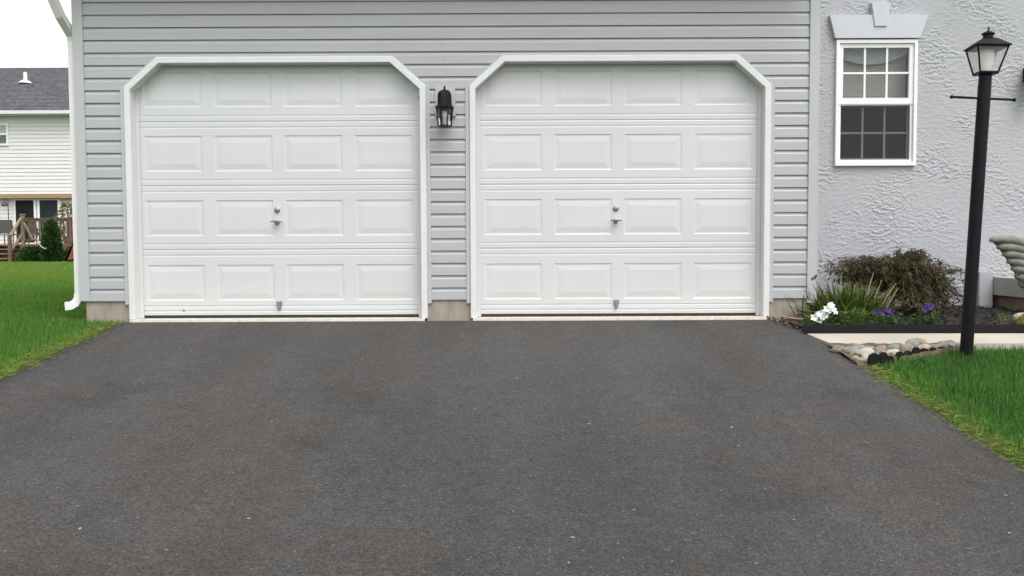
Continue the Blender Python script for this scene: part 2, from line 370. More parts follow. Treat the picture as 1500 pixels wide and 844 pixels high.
while z < SOF:
    for (za, ya), (zb, yb) in zip(PROF, PROF[1:]):
        cuts = [za] + [c - z for c in (CZ, TZ) if za < c - z < zb] + [zb]
        for u, v in zip(cuts, cuts[1:]):
            yu = ya + (yb - ya) * (u - za) / (zb - za); yv = ya + (yb - ya) * (v - za) / (zb - za)
            for (l0, l1), (r0, r1) in spans(z + u, z + v):
                # joints between lengths of siding: a hair of offset
                quad(bm, (l0, yu, z+u), (r0, yu, z+u), (r1, yv, z+v), (l1, yv, z+v))
    z += CH; k += 1
obj('garage_siding', bm, M['siding'], house)
# overlapping ends of siding lengths
for x, zi in ((-.545, 18), (-.58, 19), (-2.05, 23), (-.60, 20)):
    z0 = SB + CH * zi
    bm = BM(); box(bm, x, x + .006, -.0148, -.006, z0 + .001, z0 + .073)
    obj('siding_lap_joint', bm, M['siding'], house)
bm = BM(); box(bm, -3.70, -3.66, .02, 7.5, .145, SOF)   # side and back walls of the garage
box(bm, -3.66, 2.60, .0095, .03, 2.30, SOF); box(bm, 2.585, 2.62, .02, 1.2, .11, SOF); box(bm, -3.66, 2.6, 7.42, 7.5, .145, SOF)
obj('side_wall', bm, M['siding'], house)
for x0, x1, zb in ((-3.742, WL, .148), (WR, 2.637, .105)):
    bm = BM(); box(bm, x0, x1, -.024, .06, zb, SOF); obj('corner_post', bm, M['trim_grey'], house, bevel=.004)
for (x0, x1, zt) in ((-3.70, DC[0]-HW+.01, .152), (DC[0]+HW-.01, DC[1]-HW+.01, .142), (DC[1]+HW-.01, 2.585, .140)):
    bm = BM(); box(bm, x0, x1, .003 if zt < .15 else .006, .20, -.3, zt); obj('foundation', bm, M['concrete'], house, bevel=.006)
bm = BM(); box(bm, WR + .03, 2.66, -.01, .05, .086, .1045); obj('starter_board', bm, M['twig'], house)
# trim strips that receive the siding beside the casings and under it
for c in DC:
    for s in (-1, 1):
        xa = c + s * (HW + .002); xb = c + s * (HW + .034)
        bm = BM(); box(bm, min(xa, xb), max(xa, xb), -.020, .0, .115, CZ + .004); obj('channel_strip', bm, M['trim_grey'], house, bevel=.003)
        p0 = (c + s * HW, CZ); p1 = (c + s * (HW - CDX), TZ); dx, dz = p1[0]-p0[0], p1[1]-p0[1]; L = math.hypot(dx, dz); nx, nz = -dz/L, dx/L
        if nz < 0: nx, nz = -nx, -nz
        bm = BM(); prism(bm, [p0, p1, (p1[0]+nx*.014, p1[1]+nz*.014), (p0[0]+nx*.014, p0[1]+nz*.014)], -.020, .0); obj('channel_strip', bm, M['trim_grey'], house)
# casings: outline path, face, jamb
def offset_path(pts, d):
    out = []
    for i, p in enumerate(pts):
        def nrm(a, b):
            dx, dz = b[0]-a[0], b[1]-a[1]; L = math.hypot(dx, dz); return (dz/L, -dx/L)
        if i == 0: n1 = n2 = nrm(pts[0], pts[1])
        elif i == len(pts)-1: n1 = n2 = nrm(pts[-2], pts[-1])
        else: n1, n2 = nrm(pts[i-1], p), nrm(p, pts[i+1])
        mx, mz = n1[0]+n2[0], n1[1]+n2[1]; q = d / (1 + n1[0]*n2[0] + n1[1]*n2[1])
        out.append((p[0] + mx*q, p[1] + mz*q))
    return out
DY = .085                                               # door plane behind the wall face
def sweep(bm, rings):
    """rings: list of (path, y); consecutive rings are skinned"""
    for (A, ya), (B, yb) in zip(rings, rings[1:]):
        for i in range(len(A) - 1):
            quad(bm, (A[i][0], ya, A[i][1]), (A[i+1][0], ya, A[i+1][1]), (B[i+1][0], yb, B[i+1][1]), (B[i][0], yb, B[i][1]))
SEC = [.012, .586, 1.143, 1.697, 2.262]
PANZ = [(.141, .454), (.706, 1.017), (1.268, 1.577), (1.823, 2.125)]
for di, c in enumerate(DC):
    path = [(c-HW, -.012), (c-HW, CZ), (c-HW+CDX, TZ), (c+HW-CDX, TZ), (c+HW, CZ), (c+HW, -.012)]
    bm = BM()
    p2 = offset_path(path, .006); p3 = offset_path(path, .049); p4 = offset_path(path, .053)
    sweep(bm, [(path, .012), (path, -.028), (p2, -.034), (p3, -.034), (p4, -.030), (p4, DY + .02)])
    bmesh.ops.remove_doubles(bm, verts=bm.verts, dist=1e-5)
    obj('door_casing', bm, M['casing'], house, smooth=.5)
    # garage door
    bm = BM(); box(bm, c-1.26, c+1.26, DY + .022, DY + .05, .02, 2.27)
    gd = obj('garage_door', bm, M['white'], house)
    gd['label'] = ('left' if di == 0 else 'right') + ' white raised panel garage door with chamfered top corners'
    for s in range(4):
        z0, z1 = SEC[s] + .0007, SEC[s+1] - .0007; q0, q1 = PANZ[s]; x0, x1 = c-1.236, c+1.236
        bm = BM(); Y = DY
        def strip(pr):
            for (za, ya), (zb, yb) in zip(pr, pr[1:]): quad(bm, (x0, ya, za), (x1, ya, za), (x1, yb, zb), (x0, yb, zb))
        lo = [(z0, Y+.010), (z0, Y+.003), (z0+.008, Y), (z0+.040, Y), (z0+.045, Y+.0018), (z0+.052, Y+.0018), (z0+.059, Y)]
        if s == 0: lo = [(z0, Y+.02), (z0, Y+.002), (z0+.026, Y-.001), (z0+.030, Y+.005), (z0+.040, Y+.005), (z0+.044, Y), (z0+.072, Y), (z0+.076, Y+.004), (z0+.083, Y+.004), (z0+.087, Y)]
        strip(lo + [(q0, Y)])
        strip([(q1, Y), (z1-.059, Y), (z1-.054, Y+.0018), (z1-.047, Y+.0018), (z1-.040, Y), (z1-.008, Y), (z1, Y+.003), (z1, Y+.010)])
        pans = [(c + d - .252, c + d + .252) for d in (-.920, -.309, .300, .912)]
        e = x0
        for a, b in pans:
            quad(bm, (e, Y, q0), (a, Y, q0), (a, Y, q1), (e, Y, q1)); e = b
            R = [(0, 0), (.006, .0036), (.018, .0046), (.056, .0013), (.062, .0007)]
            for (i0, d0), (i1, d1) in zip(R, R[1:]):
                A = [(a+i0, q0+i0), (b-i0, q0+i0), (b-i0, q1-i0), (a+i0, q1-i0)]; B = [(a+i1, q0+i1), (b-i1, q0+i1), (b-i1, q1-i1), (a+i1, q1-i1)]
                for k in range(4):
                    j = (k+1) % 4; quad(bm, (A[k][0], Y+d0, A[k][1]), (A[j][0], Y+d0, A[j][1]), (B[j][0], Y+d1, B[j][1]), (B[k][0], Y+d1, B[k][1]))
            i = R[-1][0]; quad(bm, (a+i, Y+.001, q0+i), (b-i, Y+.001, q0+i), (b-i, Y+.001, q1-i), (a+i, Y+.001, q1-i))
        quad(bm, (e, Y, q0), (x1, Y, q0), (x1, Y, q1), (e, Y, q1))
        bmesh.ops.remove_doubles(bm, verts=bm.verts, dist=1e-5)
        obj('door_section', bm, M['white'], gd)
    for sx in (-1, 1):                                  # weather stop down each jamb
        bm = BM(); xa, xb = c + sx*1.2385, c + sx*1.205
        box(bm, min(xa, xb), max(xa, xb), DY-.013, DY-.003, -.01, 2.02); obj('door_stop', bm, M['white'], gd, bevel=.005)
    hx = c - .024
    bm = BM(); lathe(bm, [(.026, 0), (.026, .004), (.018, .010), (.017, .018), (.010, .021)], 20, Matrix.Translation((hx, DY, .931)) @ Matrix.Rotation(rad(90), 4, 'X'))
    lk0 = obj('lock', bm, M['metal'], gd, smooth=.6)
    bm = BM(); lathe(bm, [(.024, 0), (.022, .006), (.012, .012), (.011, .034), (.016, .038), (.016, .046), (.008, .050)], 18, Matrix.Translation((hx, DY, .826)) @ Matrix.Rotation(rad(90), 4, 'X'))
    tube(bm, [(hx-.052, DY-.042, .828), (hx-.03, DY-.043, .831), (hx, DY-.043, .832), (hx+.03, DY-.043, .831), (hx+.052, DY-.042, .828)], [.006, .008, .011, .008, .006], 10)
    lathe(bm, [(.004, -.026), (.013, -.012), (.016, 0)], 12, Matrix.Translation((hx, DY-.03, .822)))
    obj('handle', bm, M['metal'], gd, smooth=.6)
    bm = BM()                                           # lift handle: tapering strap
    lx = c - .018
    prism(bm, [(lx-.024, .132), (lx+.024, .132), (lx+.023, .112), (lx+.011, .056), (lx-.011, .056), (lx-.023, .112)], DY-.012, DY+.001)
    prism(bm, [(lx-.017, .122), (lx+.017, .122), (lx+.009, .064), (lx-.009, .064)], DY-.024, DY-.0115)
    obj('lift_handle', bm, M['metal'], gd, bevel=.003)
    bm = BM(); box(bm, c-1.21, c+1.21, DY-.002, DY+.03, -.013, .0128); obj('bottom_seal', bm, M['rubber'], gd)
    # slab edge under the door, its front chipped
    bm = BM(); xs = lin(c-HW+.02, c+HW-.02, 90); f = []
    A = [bm.verts.new((x, DY+.1, -.013)) for x in xs]
    B = [bm.verts.new((x, -.062 + .010*noise.noise((x*6, di*9, 0)), -.014 + .002*noise.noise((x*20, 2, 0)))) for x in xs]
    Cc = [bm.verts.new((x, -.075 + .014*noise.noise((x*6, di*9, 0)), -.06)) for x in xs]
    for i in range(len(xs)-1):
        bm.faces.new((A[i], B[i], B[i+1], A[i+1])); bm.faces.new((B[i], Cc[i], Cc[i+1], B[i+1]))
    obj('floor_slab', bm, M['sill'], house, smooth=.7)
# small screw heads on door and stop
for x, z, y in ((DC[0]-.86, .055, DY-.001), (DC[0]+1.222, 1.895, DY-.014)):
    bm = BM(); lathe(bm, [(.009, 0), (.008, .004), (.003, .006)], 10, Matrix.Translation((x, y, z)) @ Matrix.Rotation(rad(90), 4, 'X'))
    obj('screw_head', bm, M['metal'], house)
# siding-coloured block behind the wall lantern
bm = BM(); box(bm, -.648, -.478, -.030, -.004, 1.72, 1.962); obj('mounting_block', bm, M['trim_grey'], house, bevel=.006)
# eave along the front: soffit, gutter, roof
bm = BM(); box(bm, -3.98, 2.64, -.30, .02, SOF + .001, SOF + .03); obj('soffit', bm, M['gutter'], house)
bm = BM(); prof = [(-.30, SOF-.01), (-.38, SOF-.01), (-.41, SOF+.04), (-.415, SOF+.11), (-.30, SOF+.11)]
a = [bm.verts.new((-4.0, y, z)) for y, z in prof]; b = [bm.verts.new((2.62, y, z)) for y, z in prof]
bm.faces.new(a); bm.faces.new(b[::-1])
for i in range(5): bm.faces.new((a[i], b[i], b[(i+1) % 5], a[(i+1) % 5]))
obj('gutter', bm, M['gutter'], house)
bm = BM(); vs = [bm.verts.new(p) for p in ((-4.0, -.42, SOF+.13), (2.7, -.42, SOF+.13), (2.7, 3.8, SOF+2.2), (-4.0, 3.8, SOF+2.2), (-4.0, 8, SOF+.13), (2.7, 8, SOF+.13))]
bm.faces.new(vs[:4]); bm.faces.new((vs[3], vs[2], vs[5], vs[4])); bm.faces.new((vs[0], vs[3], vs[4])); bm.faces.new((vs[1], vs[5], vs[2])); bm.faces.new((vs[0], vs[4], vs[5], vs[1]))
obj('roof', bm, M['shingle'], house)
# downspout: elbow under the eave, leader round the corner, shoe on the lawn
bm = BM()
tube(bm, [(-3.885, -.35, SOF), (-3.88, -.34, 2.99), (-3.80, -.10, 2.56), (-3.778, .035, 2.44), (-3.772, .05, 2.38), (-3.772, .05, .26), (-3.772, .05, .20)], 1, 4, sq=(.030, .036))
tube(bm, [(-3.772, .048, .205), (-3.776, .045, .165), (-3.80, .04, .125), (-3.84, .03, .105), (-3.885, .02, .102)], 1, 4, cap=False, sq=(.036, .033))
dsp = obj('downspout', bm, M['gutter'], house, bevel=0)
# stucco wall, real relief
SY = .95; Xs = lin(2.58, 6.8, 810); Zs = lin(-.1, 3.1, 640)
XX, ZZ = np.meshgrid(np.array(Xs), np.array(Zs))
co = np.zeros((XX.size, 3)); f = XX.ravel(); g = ZZ.ravel(); H = np.empty(XX.size)
def sst(v, a, b):
    t = min(1, max(0, (v - a) / (b - a))); return t * t * (3 - 2 * t)
nz3 = noise.noise
for i in range(XX.size):                                # skip-trowelled: flat pads of plaster with torn, mostly level edges
    x, z = f[i], g[i]
    wx = x + .045 * nz3((x*7, z*7, 3)); wz = z + .022 * nz3((x*9, z*9, 8))
    a = nz3((wx*17, wz*40, 0)); b = nz3((wx*31, wz*66, 5)); c = nz3((x*70, z*85, 2))
    am = .30 + 1.05 * sst(nz3((x*2.6, z*3.4, 21)) + .5*nz3((x*7, z*8, 22)), -.25, .45)
    H[i] = am * (.0027 * sst(a + .45*c, .02, .14) + .0019 * sst(b + .4*c, .05, .18) + .0008 * a) + .0011 * c
co[:, 0] = f; co[:, 1] = SY - H; co[:, 2] = g
nx, nz = len(Xs), len(Zs); idx = np.arange(nx*nz).reshape(nz, nx)
fc = np.stack([idx[:-1, :-1], idx[:-1, 1:], idx[1:, 1:], idx[1:, :-1]], -1).reshape(-1, 4)
# leave the window opening out
WX0, WX1, WZ0, WZ1 = 3.122, 3.902, 1.366, 2.566
cx = co[fc].mean(1); keep = ~((cx[:, 0] > WX0+.02) & (cx[:, 0] < WX1-.02) & (cx[:, 2] > WZ0+.02) & (cx[:, 2] < WZ1-.02)); fc = fc[keep]
me = D.meshes.new('stucco_wall'); me.from_pydata(co.tolist(), [], fc.tolist()); me.update()
link('stucco_wall', me, M['stucco'], house, smooth=4)
bm = BM(); box(bm, 2.58, 9, SY - .004, SY + .2, 3.09, 6.0); box(bm, 6.79, 9, SY - .004, SY + .2, -.1, 3.09); box(bm, 2.62, 9, 7.9, 8, -.1, 6); box(bm, 8.9, 9, SY+.2, 7.9, -.1, 6)
box(bm, 2.63, 2.68, SY+.2, 7.9, 3.0, 6)
obj('upper_wall', bm, M['stucco'], house)
bm = BM(); vs = [bm.verts.new(p) for p in ((2.4, .5, 6.02), (9.4, .5, 6.02), (9.4, 4.4, 8.2), (2.4, 4.4, 8.2), (2.4, 8.4, 6.02), (9.4, 8.4, 6.02))]
bm.faces.new(vs[:4]); bm.faces.new((vs[3], vs[2], vs[5], vs[4])); bm.faces.new((vs[0], vs[3], vs[4])); bm.faces.new((vs[1], vs[5], vs[2])); bm.faces.new((vs[0], vs[4], vs[5], vs[1]))
obj('main_roof', bm, M['shingle'], house)
# white stucco pier beside the porch
bm = BM(); xs = lin(4.50, 4.632, 10); box(bm, 4.505, 4.632, SY-.10, SY+.01, -.06, .335); obj('pier', bm, M['stucco'], house, bevel=.012)
# window
bm = BM()
def frame(bm, x0, x1, z0, z1, wl, wr, wb, wt, y0, y1):
    box(bm, x0, x0+wl, y0, y1, z0, z1); box(bm, x1-wr, x1, y0, y1, z0, z1)
    box(bm, x0+wl, x1-wr, y0+.0007, y1, z0, z0+wb); box(bm, x0+wl, x1-wr, y0+.0007, y1, z1-wt, z1)
frame(bm, WX0, WX1, WZ0, WZ1, .030, .030, .034, .030, SY-.035, SY+.10)
win = obj('window', bm, M['winwhite'], house, bevel=.003)
x0, x1 = WX0+.031, WX1-.031; MR = 1.985
bm = BM(); frame(bm, x0, x1, MR-.028, WZ1-.031, .040, .040, .058, .040, SY-.016, SY+.02)
for fx in (1/3, 2/3):
    xm = x0+.04 + (x1-x0-.08)*fx; box(bm, xm-.009, xm+.009, SY-.006, SY+.006, MR+.031, WZ1-.072)
zm = (MR+.03 + WZ1-.072)/2; box(bm, x0+.041, x1-.041, SY-.0075, SY+.0045, zm-.009, zm+.009)
obj('upper_sash', bm, M['winwhite'], win, bevel=.002)
bm = BM(); frame(bm, x0, x1, WZ0+.035, MR-.0285, .036, .036, .040, .026, SY+.022, SY+.05)
for fx in (1/3, 2/3):
    xm = x0+.04 + (x1-x0-.08)*fx; box(bm, xm-.009, xm+.009, SY+.030, SY+.042, WZ0+.076, MR-.055)
zm = (WZ0+.076 + MR-.055)/2; box(bm, x0+.037, x1-.037, SY+.0285, SY+.040, zm-.009, zm+.009)
obj('lower_sash', bm, M['winwhite'], win, bevel=.002)
bm = BM(); quad(bm, (x0+.03, SY+.008, MR+.02), (x1-.03, SY+.008, MR+.02), (x1-.03, SY+.008, WZ1-.06), (x0+.03, SY+.008, WZ1-.06)); obj('pane', bm, M['glass'], win)
bm = BM(); quad(bm, (x0+.03, SY+.044, WZ0+.06), (x1-.03, SY+.044, WZ0+.06), (x1-.03, SY+.044, MR-.045), (x0+.03, SY+.044, MR-.045)); obj('pane', bm, M['glass'], win)
m = D.materials.new('insect_screen'); m.use_nodes = True; p = m.node_tree.nodes['Principled BSDF']
p.inputs['Base Color'].default_value = (.03, .03, .03, 1); p.inputs['Alpha'].default_value = .62; p.inputs['Roughness'].default_value = .8; M['screen'] = m
bm = BM(); frame(bm, x0+.0005, x1-.0005, WZ0+.0345, MR-.0287, .024, .024, .024, .010, SY-.008, SY+.006); obj('screen_frame', bm, M['winwhite'], win)
bm = BM(); quad(bm, (x0+.02, SY+.003, WZ0+.05), (x1-.02, SY+.003, WZ0+.05), (x1-.02, SY+.003, MR-.034), (x0+.02, SY+.003, MR-.034)); obj('insect_screen', bm, M['screen'], win)
bm = BM()
for i in range(52):
    z = WZ0 + .06 + i * .0222
    if z < MR - .02: continue
    box(bm, x0+.01, x1-.01, -.0115, .0115, -.0006, .0006, Matrix.Translation((0, SY+.135, z)) @ Matrix.Rotation(rad(66), 4, 'X'))
obj('blinds', bm, M['blind'], win)
bm = BM()                                               # swagged valance behind the upper panes
xs = lin(x0, x1, 41); c0 = (x0+x1)/2
T = [bm.verts.new((x, SY+.10, WZ1)) for x in xs]
Bt = [bm.verts.new((x, SY+.095 + .006*math.sin(x*60), WZ1 - .085 - .125*(1-((x-c0+.02)/.40)**2))) for x in xs]
for i in range(40): bm.faces.new((T[i], Bt[i], Bt[i+1], T[i+1]))
obj('valance', bm, M['valance'], win, smooth=4)
bm = BM(); box(bm, WX0-.1, WX1+.1, SY+.16, 1.9, WZ0-.2, WZ1+.1)
for fce in list(bm.faces):
    if fce.calc_center_median().y < SY+.17: bm.faces.remove(fce)
obj('room_interior', bm, M['dark'], win)
bm = BM(); prism(bm, [(3.105, WZ1+.014), (3.918, WZ1+.014), (3.992, 2.797), (3.048, 2.797)], SY-.048, SY+.03); obj('window_header', bm, M['winlav'], house, bevel=.004)
bm = BM(); prism(bm, [(3.478, 2.690), (3.590, 2.690), (3.626, 2.912), (3.442, 2.912)], SY-.060, SY+.03); obj('keystone', bm, M['winlav'], house, bevel=.006)

# porch step
porch = thing('porch_step', 'pale concrete porch slab on a recessed brown base beside the stucco pier', 'porch step', (5.4, .6, -.02))
bm = BM(); box(bm, 4.64, 7.5, .34, SY-.02, .118, .288); obj('slab', bm, M['slab'], porch, bevel=.012)
bm = BM(); box(bm, 4.69, 7.4, .42, SY-.02, -.10, .1175); obj('base', bm, M['slabbase'], porch)

# ================================================================== lanterns on the walls
def wall_lantern(cx, cy, zt, label):
    t = thing('wall_lantern', label, 'wall lamp', (cx, cy + .10, zt - .10), 'black wall lanterns of the house')
    T = Matrix.Translation((cx, cy, 0))
    def P(bm, prof, seg=6, off=0): lathe(bm, prof, seg, Matrix.Translation((cx, cy, 0)), off)
    o6 = rad(30) + rad(0)
    bm = BM(); P(bm, [(.074, zt-.198), (.082, zt-.192), (.083, zt-.180), (.074, zt-.174), (.065, zt-.166), (.063, zt-.155), (.062, zt-.078), (.056, zt-.060), (.042, zt-.046), (.024, zt-.037), (.010, zt-.034), (.008, zt-.024), (.010, zt-.018), (.003, zt)], 8, rad(22.5))
    cap = obj('cap', bm, M['black'], t, smooth=.35)
    bm = BM(); P(bm, [(.054, zt-.348), (.060, zt-.346), (.060, zt-.336), (.054, zt-.334)], 6, 0)
    for k in range(6):
        a = k * math.pi / 3
        ca, sa = math.cos(a), math.sin(a)
        tube(bm, [(cx + ca*.069, cy + sa*.069, zt-.195), (cx + ca*.055, cy + sa*.055, zt-.338)], .0045, 6)
    obj('cage', bm, M['black'], t)
    bm = BM(); lathe(bm, [(.0655, zt-.196), (.0515, zt-.336)], 6, T, 0, cap=False); obj('glass', bm, M['lampglass'], t)
    bm = BM(); lathe(bm, [(.010, zt-.335), (.012, zt-.31), (.010, zt-.28), (.018, zt-.255), (.018, zt-.235), (.008, zt-.215), (.002, zt-.205)], 12, T); obj('bulb', bm, M['frost'], t, smooth=4)
    bm = BM(); box(bm, cx-.030, cx+.030, cy+.072, cy+.0995, zt-.165, zt-.05); obj('back_plate', bm, M['black'], t, bevel=.004)
    bm = BM(); tube(bm, [(cx, cy+.08, zt-.12), (cx, cy+.03, zt-.115)], .011, 8); obj('arm', bm, M['black'], t)
    return t
wl = wall_lantern(-.562, -.132, 1.962, 'black coach lantern on the grey strip between the two garage doors')
def dup(root, loc, label):
    r = root.copy(); COL.objects.link(r); r.location = loc; r['label'] = label
    for ch in list(root.children):
        c = ch.copy(); COL.objects.link(c); c.parent = r
        for gch in ch.children:
            d = gch.copy(); COL.objects.link(d); d.parent = c
    return r
dup(wl, (4.955, SY - .012, 2.345 - .10), 'black coach lantern on the white stucco wall at the edge of the photo')

# ================================================================== lamp post, leaning
LB = Vector((3.232, -1.40, gz(-1.40)))
lp = thing('lamp_post', 'leaning black lamp post with a square lantern, standing in the lawn', 'lamp post', LB)
lp.rotation_euler = (0, rad(2.75), 0)
def W(M2=Matrix()): return Matrix.Translation(LB) @ M2      # built upright at its base, the thing itself is tilted
bm = BM(); lathe(bm, [(.043, -.12), (.043, 1.90), (.041, 1.985)], 28, W()); obj('post', bm, M['postblack'], lp, smooth=.6)
bm = BM(); tube(bm, [LB + Vector((-.235, -.02, 1.818)), LB + Vector((.225, .02, 1.824))], .0085, 10)
for s, z in ((-.235, 1.818), (.225, 1.824)):
    bmesh.ops.create_icosphere(bm, subdivisions=2, radius=.014, matrix=W(Matrix.Translation((s, -.02 if s < 0 else .02, z))))
obj('ladder_rest', bm, M['postblack'], lp, smooth=4)
Z0 = 1.985; RT = Matrix.Rotation(rad(39), 4, 'Z'); q = math.sqrt(2)
bm = BM(); lathe(bm, [(.060*q, Z0), (.065*q, Z0+.006), (.065*q, Z0+.014), (.060*q, Z0+.018)], 4, W(RT))
lathe(bm, [(.104*q, Z0+.178), (.108*q, Z0+.182), (.108*q, Z0+.192)], 4, W(RT))
for k in range(4):
    a = k*math.pi/2 + rad(39); ca, sa = math.cos(a)*q, math.sin(a)*q
    tube(bm, [LB + Vector((ca*.060, sa*.060, Z0+.012)), LB + Vector((ca*.102, sa*.102, Z0+.186))], .0062, 6)
obj('lantern_frame', bm, M['black'], lp)
bm = BM(); lathe(bm, [(.117*q, Z0+.186), (.117*q, Z0+.193), (.098*q, Z0+.207), (.072*q, Z0+.228), (.047*q, Z0+.246), (.030*q, Z0+.252), (.030*q, Z0+.253)], 4, W(RT))
lathe(bm, [(.032, Z0+.245), (.034, Z0+.262), (.032, Z0+.276), (.044, Z0+.279), (.044, Z0+.285), (.026, Z0+.297), (.010, Z0+.303), (.006, Z0+.312), (.007, Z0+.320), (.001, Z0+.335)], 20, W())
obj('lantern_roof', bm, M['black'], lp, smooth=.5)
bm = BM()
lathe(bm, [(.0565*q, Z0+.018), (.0985*q, Z0+.180)], 4, W(RT), cap=False); obj('glass', bm, M['etched'], lp)
bm = BM(); lathe(bm, [(.040, Z0+.016), (.046, Z0+.05), (.052, Z0+.10), (.052, Z0+.14), (.044, Z0+.168), (.040, Z0+.174)], 20, W()); obj('lamp_chimney', bm, M['frost'], lp, smooth=.8)

# ================================================================== bed edging, stones, path side
bm = BM(); xs = lin(2.315, 8.5, 80)
F = [(x, -.668 - .045*(x-2.3)/2.3*1.0 + .006*noise.noise((x*2, 1, 0))) for x in xs]
F = [(x, max(y, -.71)) for x, y in F]
rows = []
for (x, y) in F:
    zt = -.026 + .003*noise.noise((x*3, 5, 0))
    rows.append([bm.verts.new((x, y, -.13)), bm.verts.new((x, y, zt-.006)), bm.verts.new((x, y+.003, zt)), bm.verts.new((x, y+.010, zt)), bm.verts.new((x, y+.012, zt-.006)), bm.verts.new((x, y+.012, -.13))])
for a, b in zip(rows, rows[1:]):
    for i in range(5): bm.faces.new((a[i], b[i], b[i+1], a[i+1]))
bm.faces.new(rows[0][::-1]); bm.faces.new(rows[-1])
tag(obj('bed_edging', bm, M['plastic'], loc=(2.4, -.68, -.1), smooth=.6), 'long straight black plastic edging strip holding the flower bed along the path', 'garden edging')

bm = BM()                                               # scalloped edging round the stones: overlapping round-topped pickets
EC = [(2.455, -1.640), (2.535, -1.590), (2.60, -1.555), (2.70, -1.475), (2.78, -1.43), (2.86, -1.375), (2.94, -1.335), (3.02, -1.295), (3.10, -1.25), (3.19, -1.215), (3.28, -1.19)]
for i, (x, y) in enumerate(EC[:-1]):
    x2, y2 = EC[i+1]; a = math.atan2(y2-y, x2-x); r = .046 if i in (0, 1, 3) else .036
    hh = (.085, .08, .045, .055, .05, .062, .045, .04, .035, .03)[i]
    poly = [(-r, -.06), (r, -.06)] + [(r*math.cos(t), hh - r + r*math.sin(t)) for t in lin(0, math.pi, 13)]
    prism(bm, poly, -.012, .012, Matrix.Translation((x+.02, y-.01, gz(y))) @ Matrix.Rotation(a + rad(8 if i % 2 else -8), 4, 'Z') @ Matrix.Rotation(rad(-6 + 12*(i % 2)), 4, 'Y'))
tag(obj('scalloped_edging', bm, M['plastic'], loc=(2.85, -1.4, gz(-1.4)), bevel=.004), 'scalloped black edging between the river stones and the lawn', 'garden edging')

bm = BM(); grid(bm, lin(2.36, 3.34, 50), lin(-1.66, -1.09, 30), lambda x, y: gz(y) + (.022 if y > -1.66 + .5*max(0, x-2.42) else -.03) + .012*noise.noise((x*14, y*14, 0)) - .05*max(0, 2.42-x))
tag(obj('dirt', bm, mat('dry_dirt', (.07, .052, .035), .95, .2, 20, .6, 90, .01, col2=(.14, .11, .08)), smooth=4), kind='structure')
def stone_mat(name, c, c2): return mat(name, c, .8, .1, 18, .2, 70, .004, col2=c2)
SM = {'grey': stone_mat('grey_stone', (.17, .165, .15), (.28, .27, .25)), 'pale': stone_mat('pale_stone', (.33, .31, .26), (.46, .45, .40)),
      'tan': stone_mat('tan_stone', (.22, .18, .125), (.33, .28, .205)), 'pink': stone_mat('pink_stone', (.22, .13, .105), (.30, .205, .17)),
      'orange': stone_mat('peach_stone', (.33, .245, .17), (.42, .34, .26)), 'brown': stone_mat('brown_stone', (.16, .12, .085), (.25, .20, .15))}
def stone(x, y, z, rx, ry, rz, c, label, group='river stones beside the path', rot=0, name='river_stone', kind='river stone', rough=.38):
    bm = BM(); bmesh.ops.create_icosphere(bm, subdivisions=3, radius=1)
    s = x * 31.7 + y * 11.3
    for v in bm.verts:
        d = v.co.normalized(); k = 1 + rough*noise.noise(d*1.3 + Vector((s, 0, 0))) + .13*noise.noise(d*3.2 + Vector((s, 4, 0)))
        v.co = Vector((d.x*rx*k, d.y*ry*k, d.z*rz*k))
    bmesh.ops.transform(bm, matrix=Matrix.Translation((x, y, z)) @ Matrix.Rotation(rot, 4, 'Z') @ Matrix.Rotation(rad(random.uniform(-14, 14)), 4, 'Y'), verts=bm.verts)
    return tag(obj(name, bm, SM[c], loc=(x, y, z - rz), smooth=4), label, kind, group)
ST = [ # x, y, half sizes, colour, label
 (2.470, -1.560, .050, .045, .036, 'pale', 'blocky pale stone at the low corner of the heap, against the first black scallop'),
 (2.395, -1.545, .030, .034, .024, 'tan', 'small tan stone at the asphalt edge beside the blocky pale stone'),
 (2.478, -1.490, .058, .036, .026, 'pale', 'flat whitish stone lying on top of the blocky pale stone'),
 (2.440, -1.330, .070, .050, .030, 'grey', 'large flat grey stone between asphalt and path near the drive'),
 (2.370, -1.270, .050, .045, .028, 'brown', 'brown stone nearest the driveway under the path edge'),
 (2.500, -1.405, .060, .040, .034, 'grey', 'grey stone behind the whitish flat stone'),
 (2.430, -1.430, .042, .032, .026, 'brown', 'brown wedge stone at the asphalt edge in front of the large flat grey one'),
 (2.570, -1.265, .055, .040, .026, 'tan', 'tan stone under the path edge, second from the drive'),
 (2.620, -1.420, .046, .038, .034, 'grey', 'round grey stone behind the second black scallop'),
 (2.535, -1.185, .045, .035, .024, 'grey', 'small grey stone tucked against the path front'),
 (2.680, -1.260, .046, .036, .026, 'pink', 'only reddish pink stone of the heap, under the path edge'),
 (2.720, -1.385, .044, .036, .030, 'pale', 'pale cream stone in front of the pink stone'),
 (2.785, -1.240, .046, .036, .030, 'grey', 'grey stone just right of the pink stone'),
 (2.860, -1.285, .042, .036, .038, 'tan', 'upright tan stone right of the cream stone'),
 (2.935, -1.215, .044, .040, .050, 'grey', 'tall grey stone touching the largest rounded tan cobble'),
 (3.000, -1.165, .060, .044, .030, 'tan', 'largest rounded tan cobble, resting on the path edge'),
 (2.985, -1.262, .046, .036, .030, 'orange', 'peach coloured cobble in front of the largest tan cobble'),
 (3.090, -1.200, .050, .036, .022, 'tan', 'flat tan stone right of the peach cobble'),
 (3.180, -1.160, .052, .034, .022, 'grey', 'low grey stone in the middle of the thin end of the row'),
 (3.235, -1.150, .060, .036, .032, 'grey', 'flat grey stone at the far end of the row by the lamp post'),
]
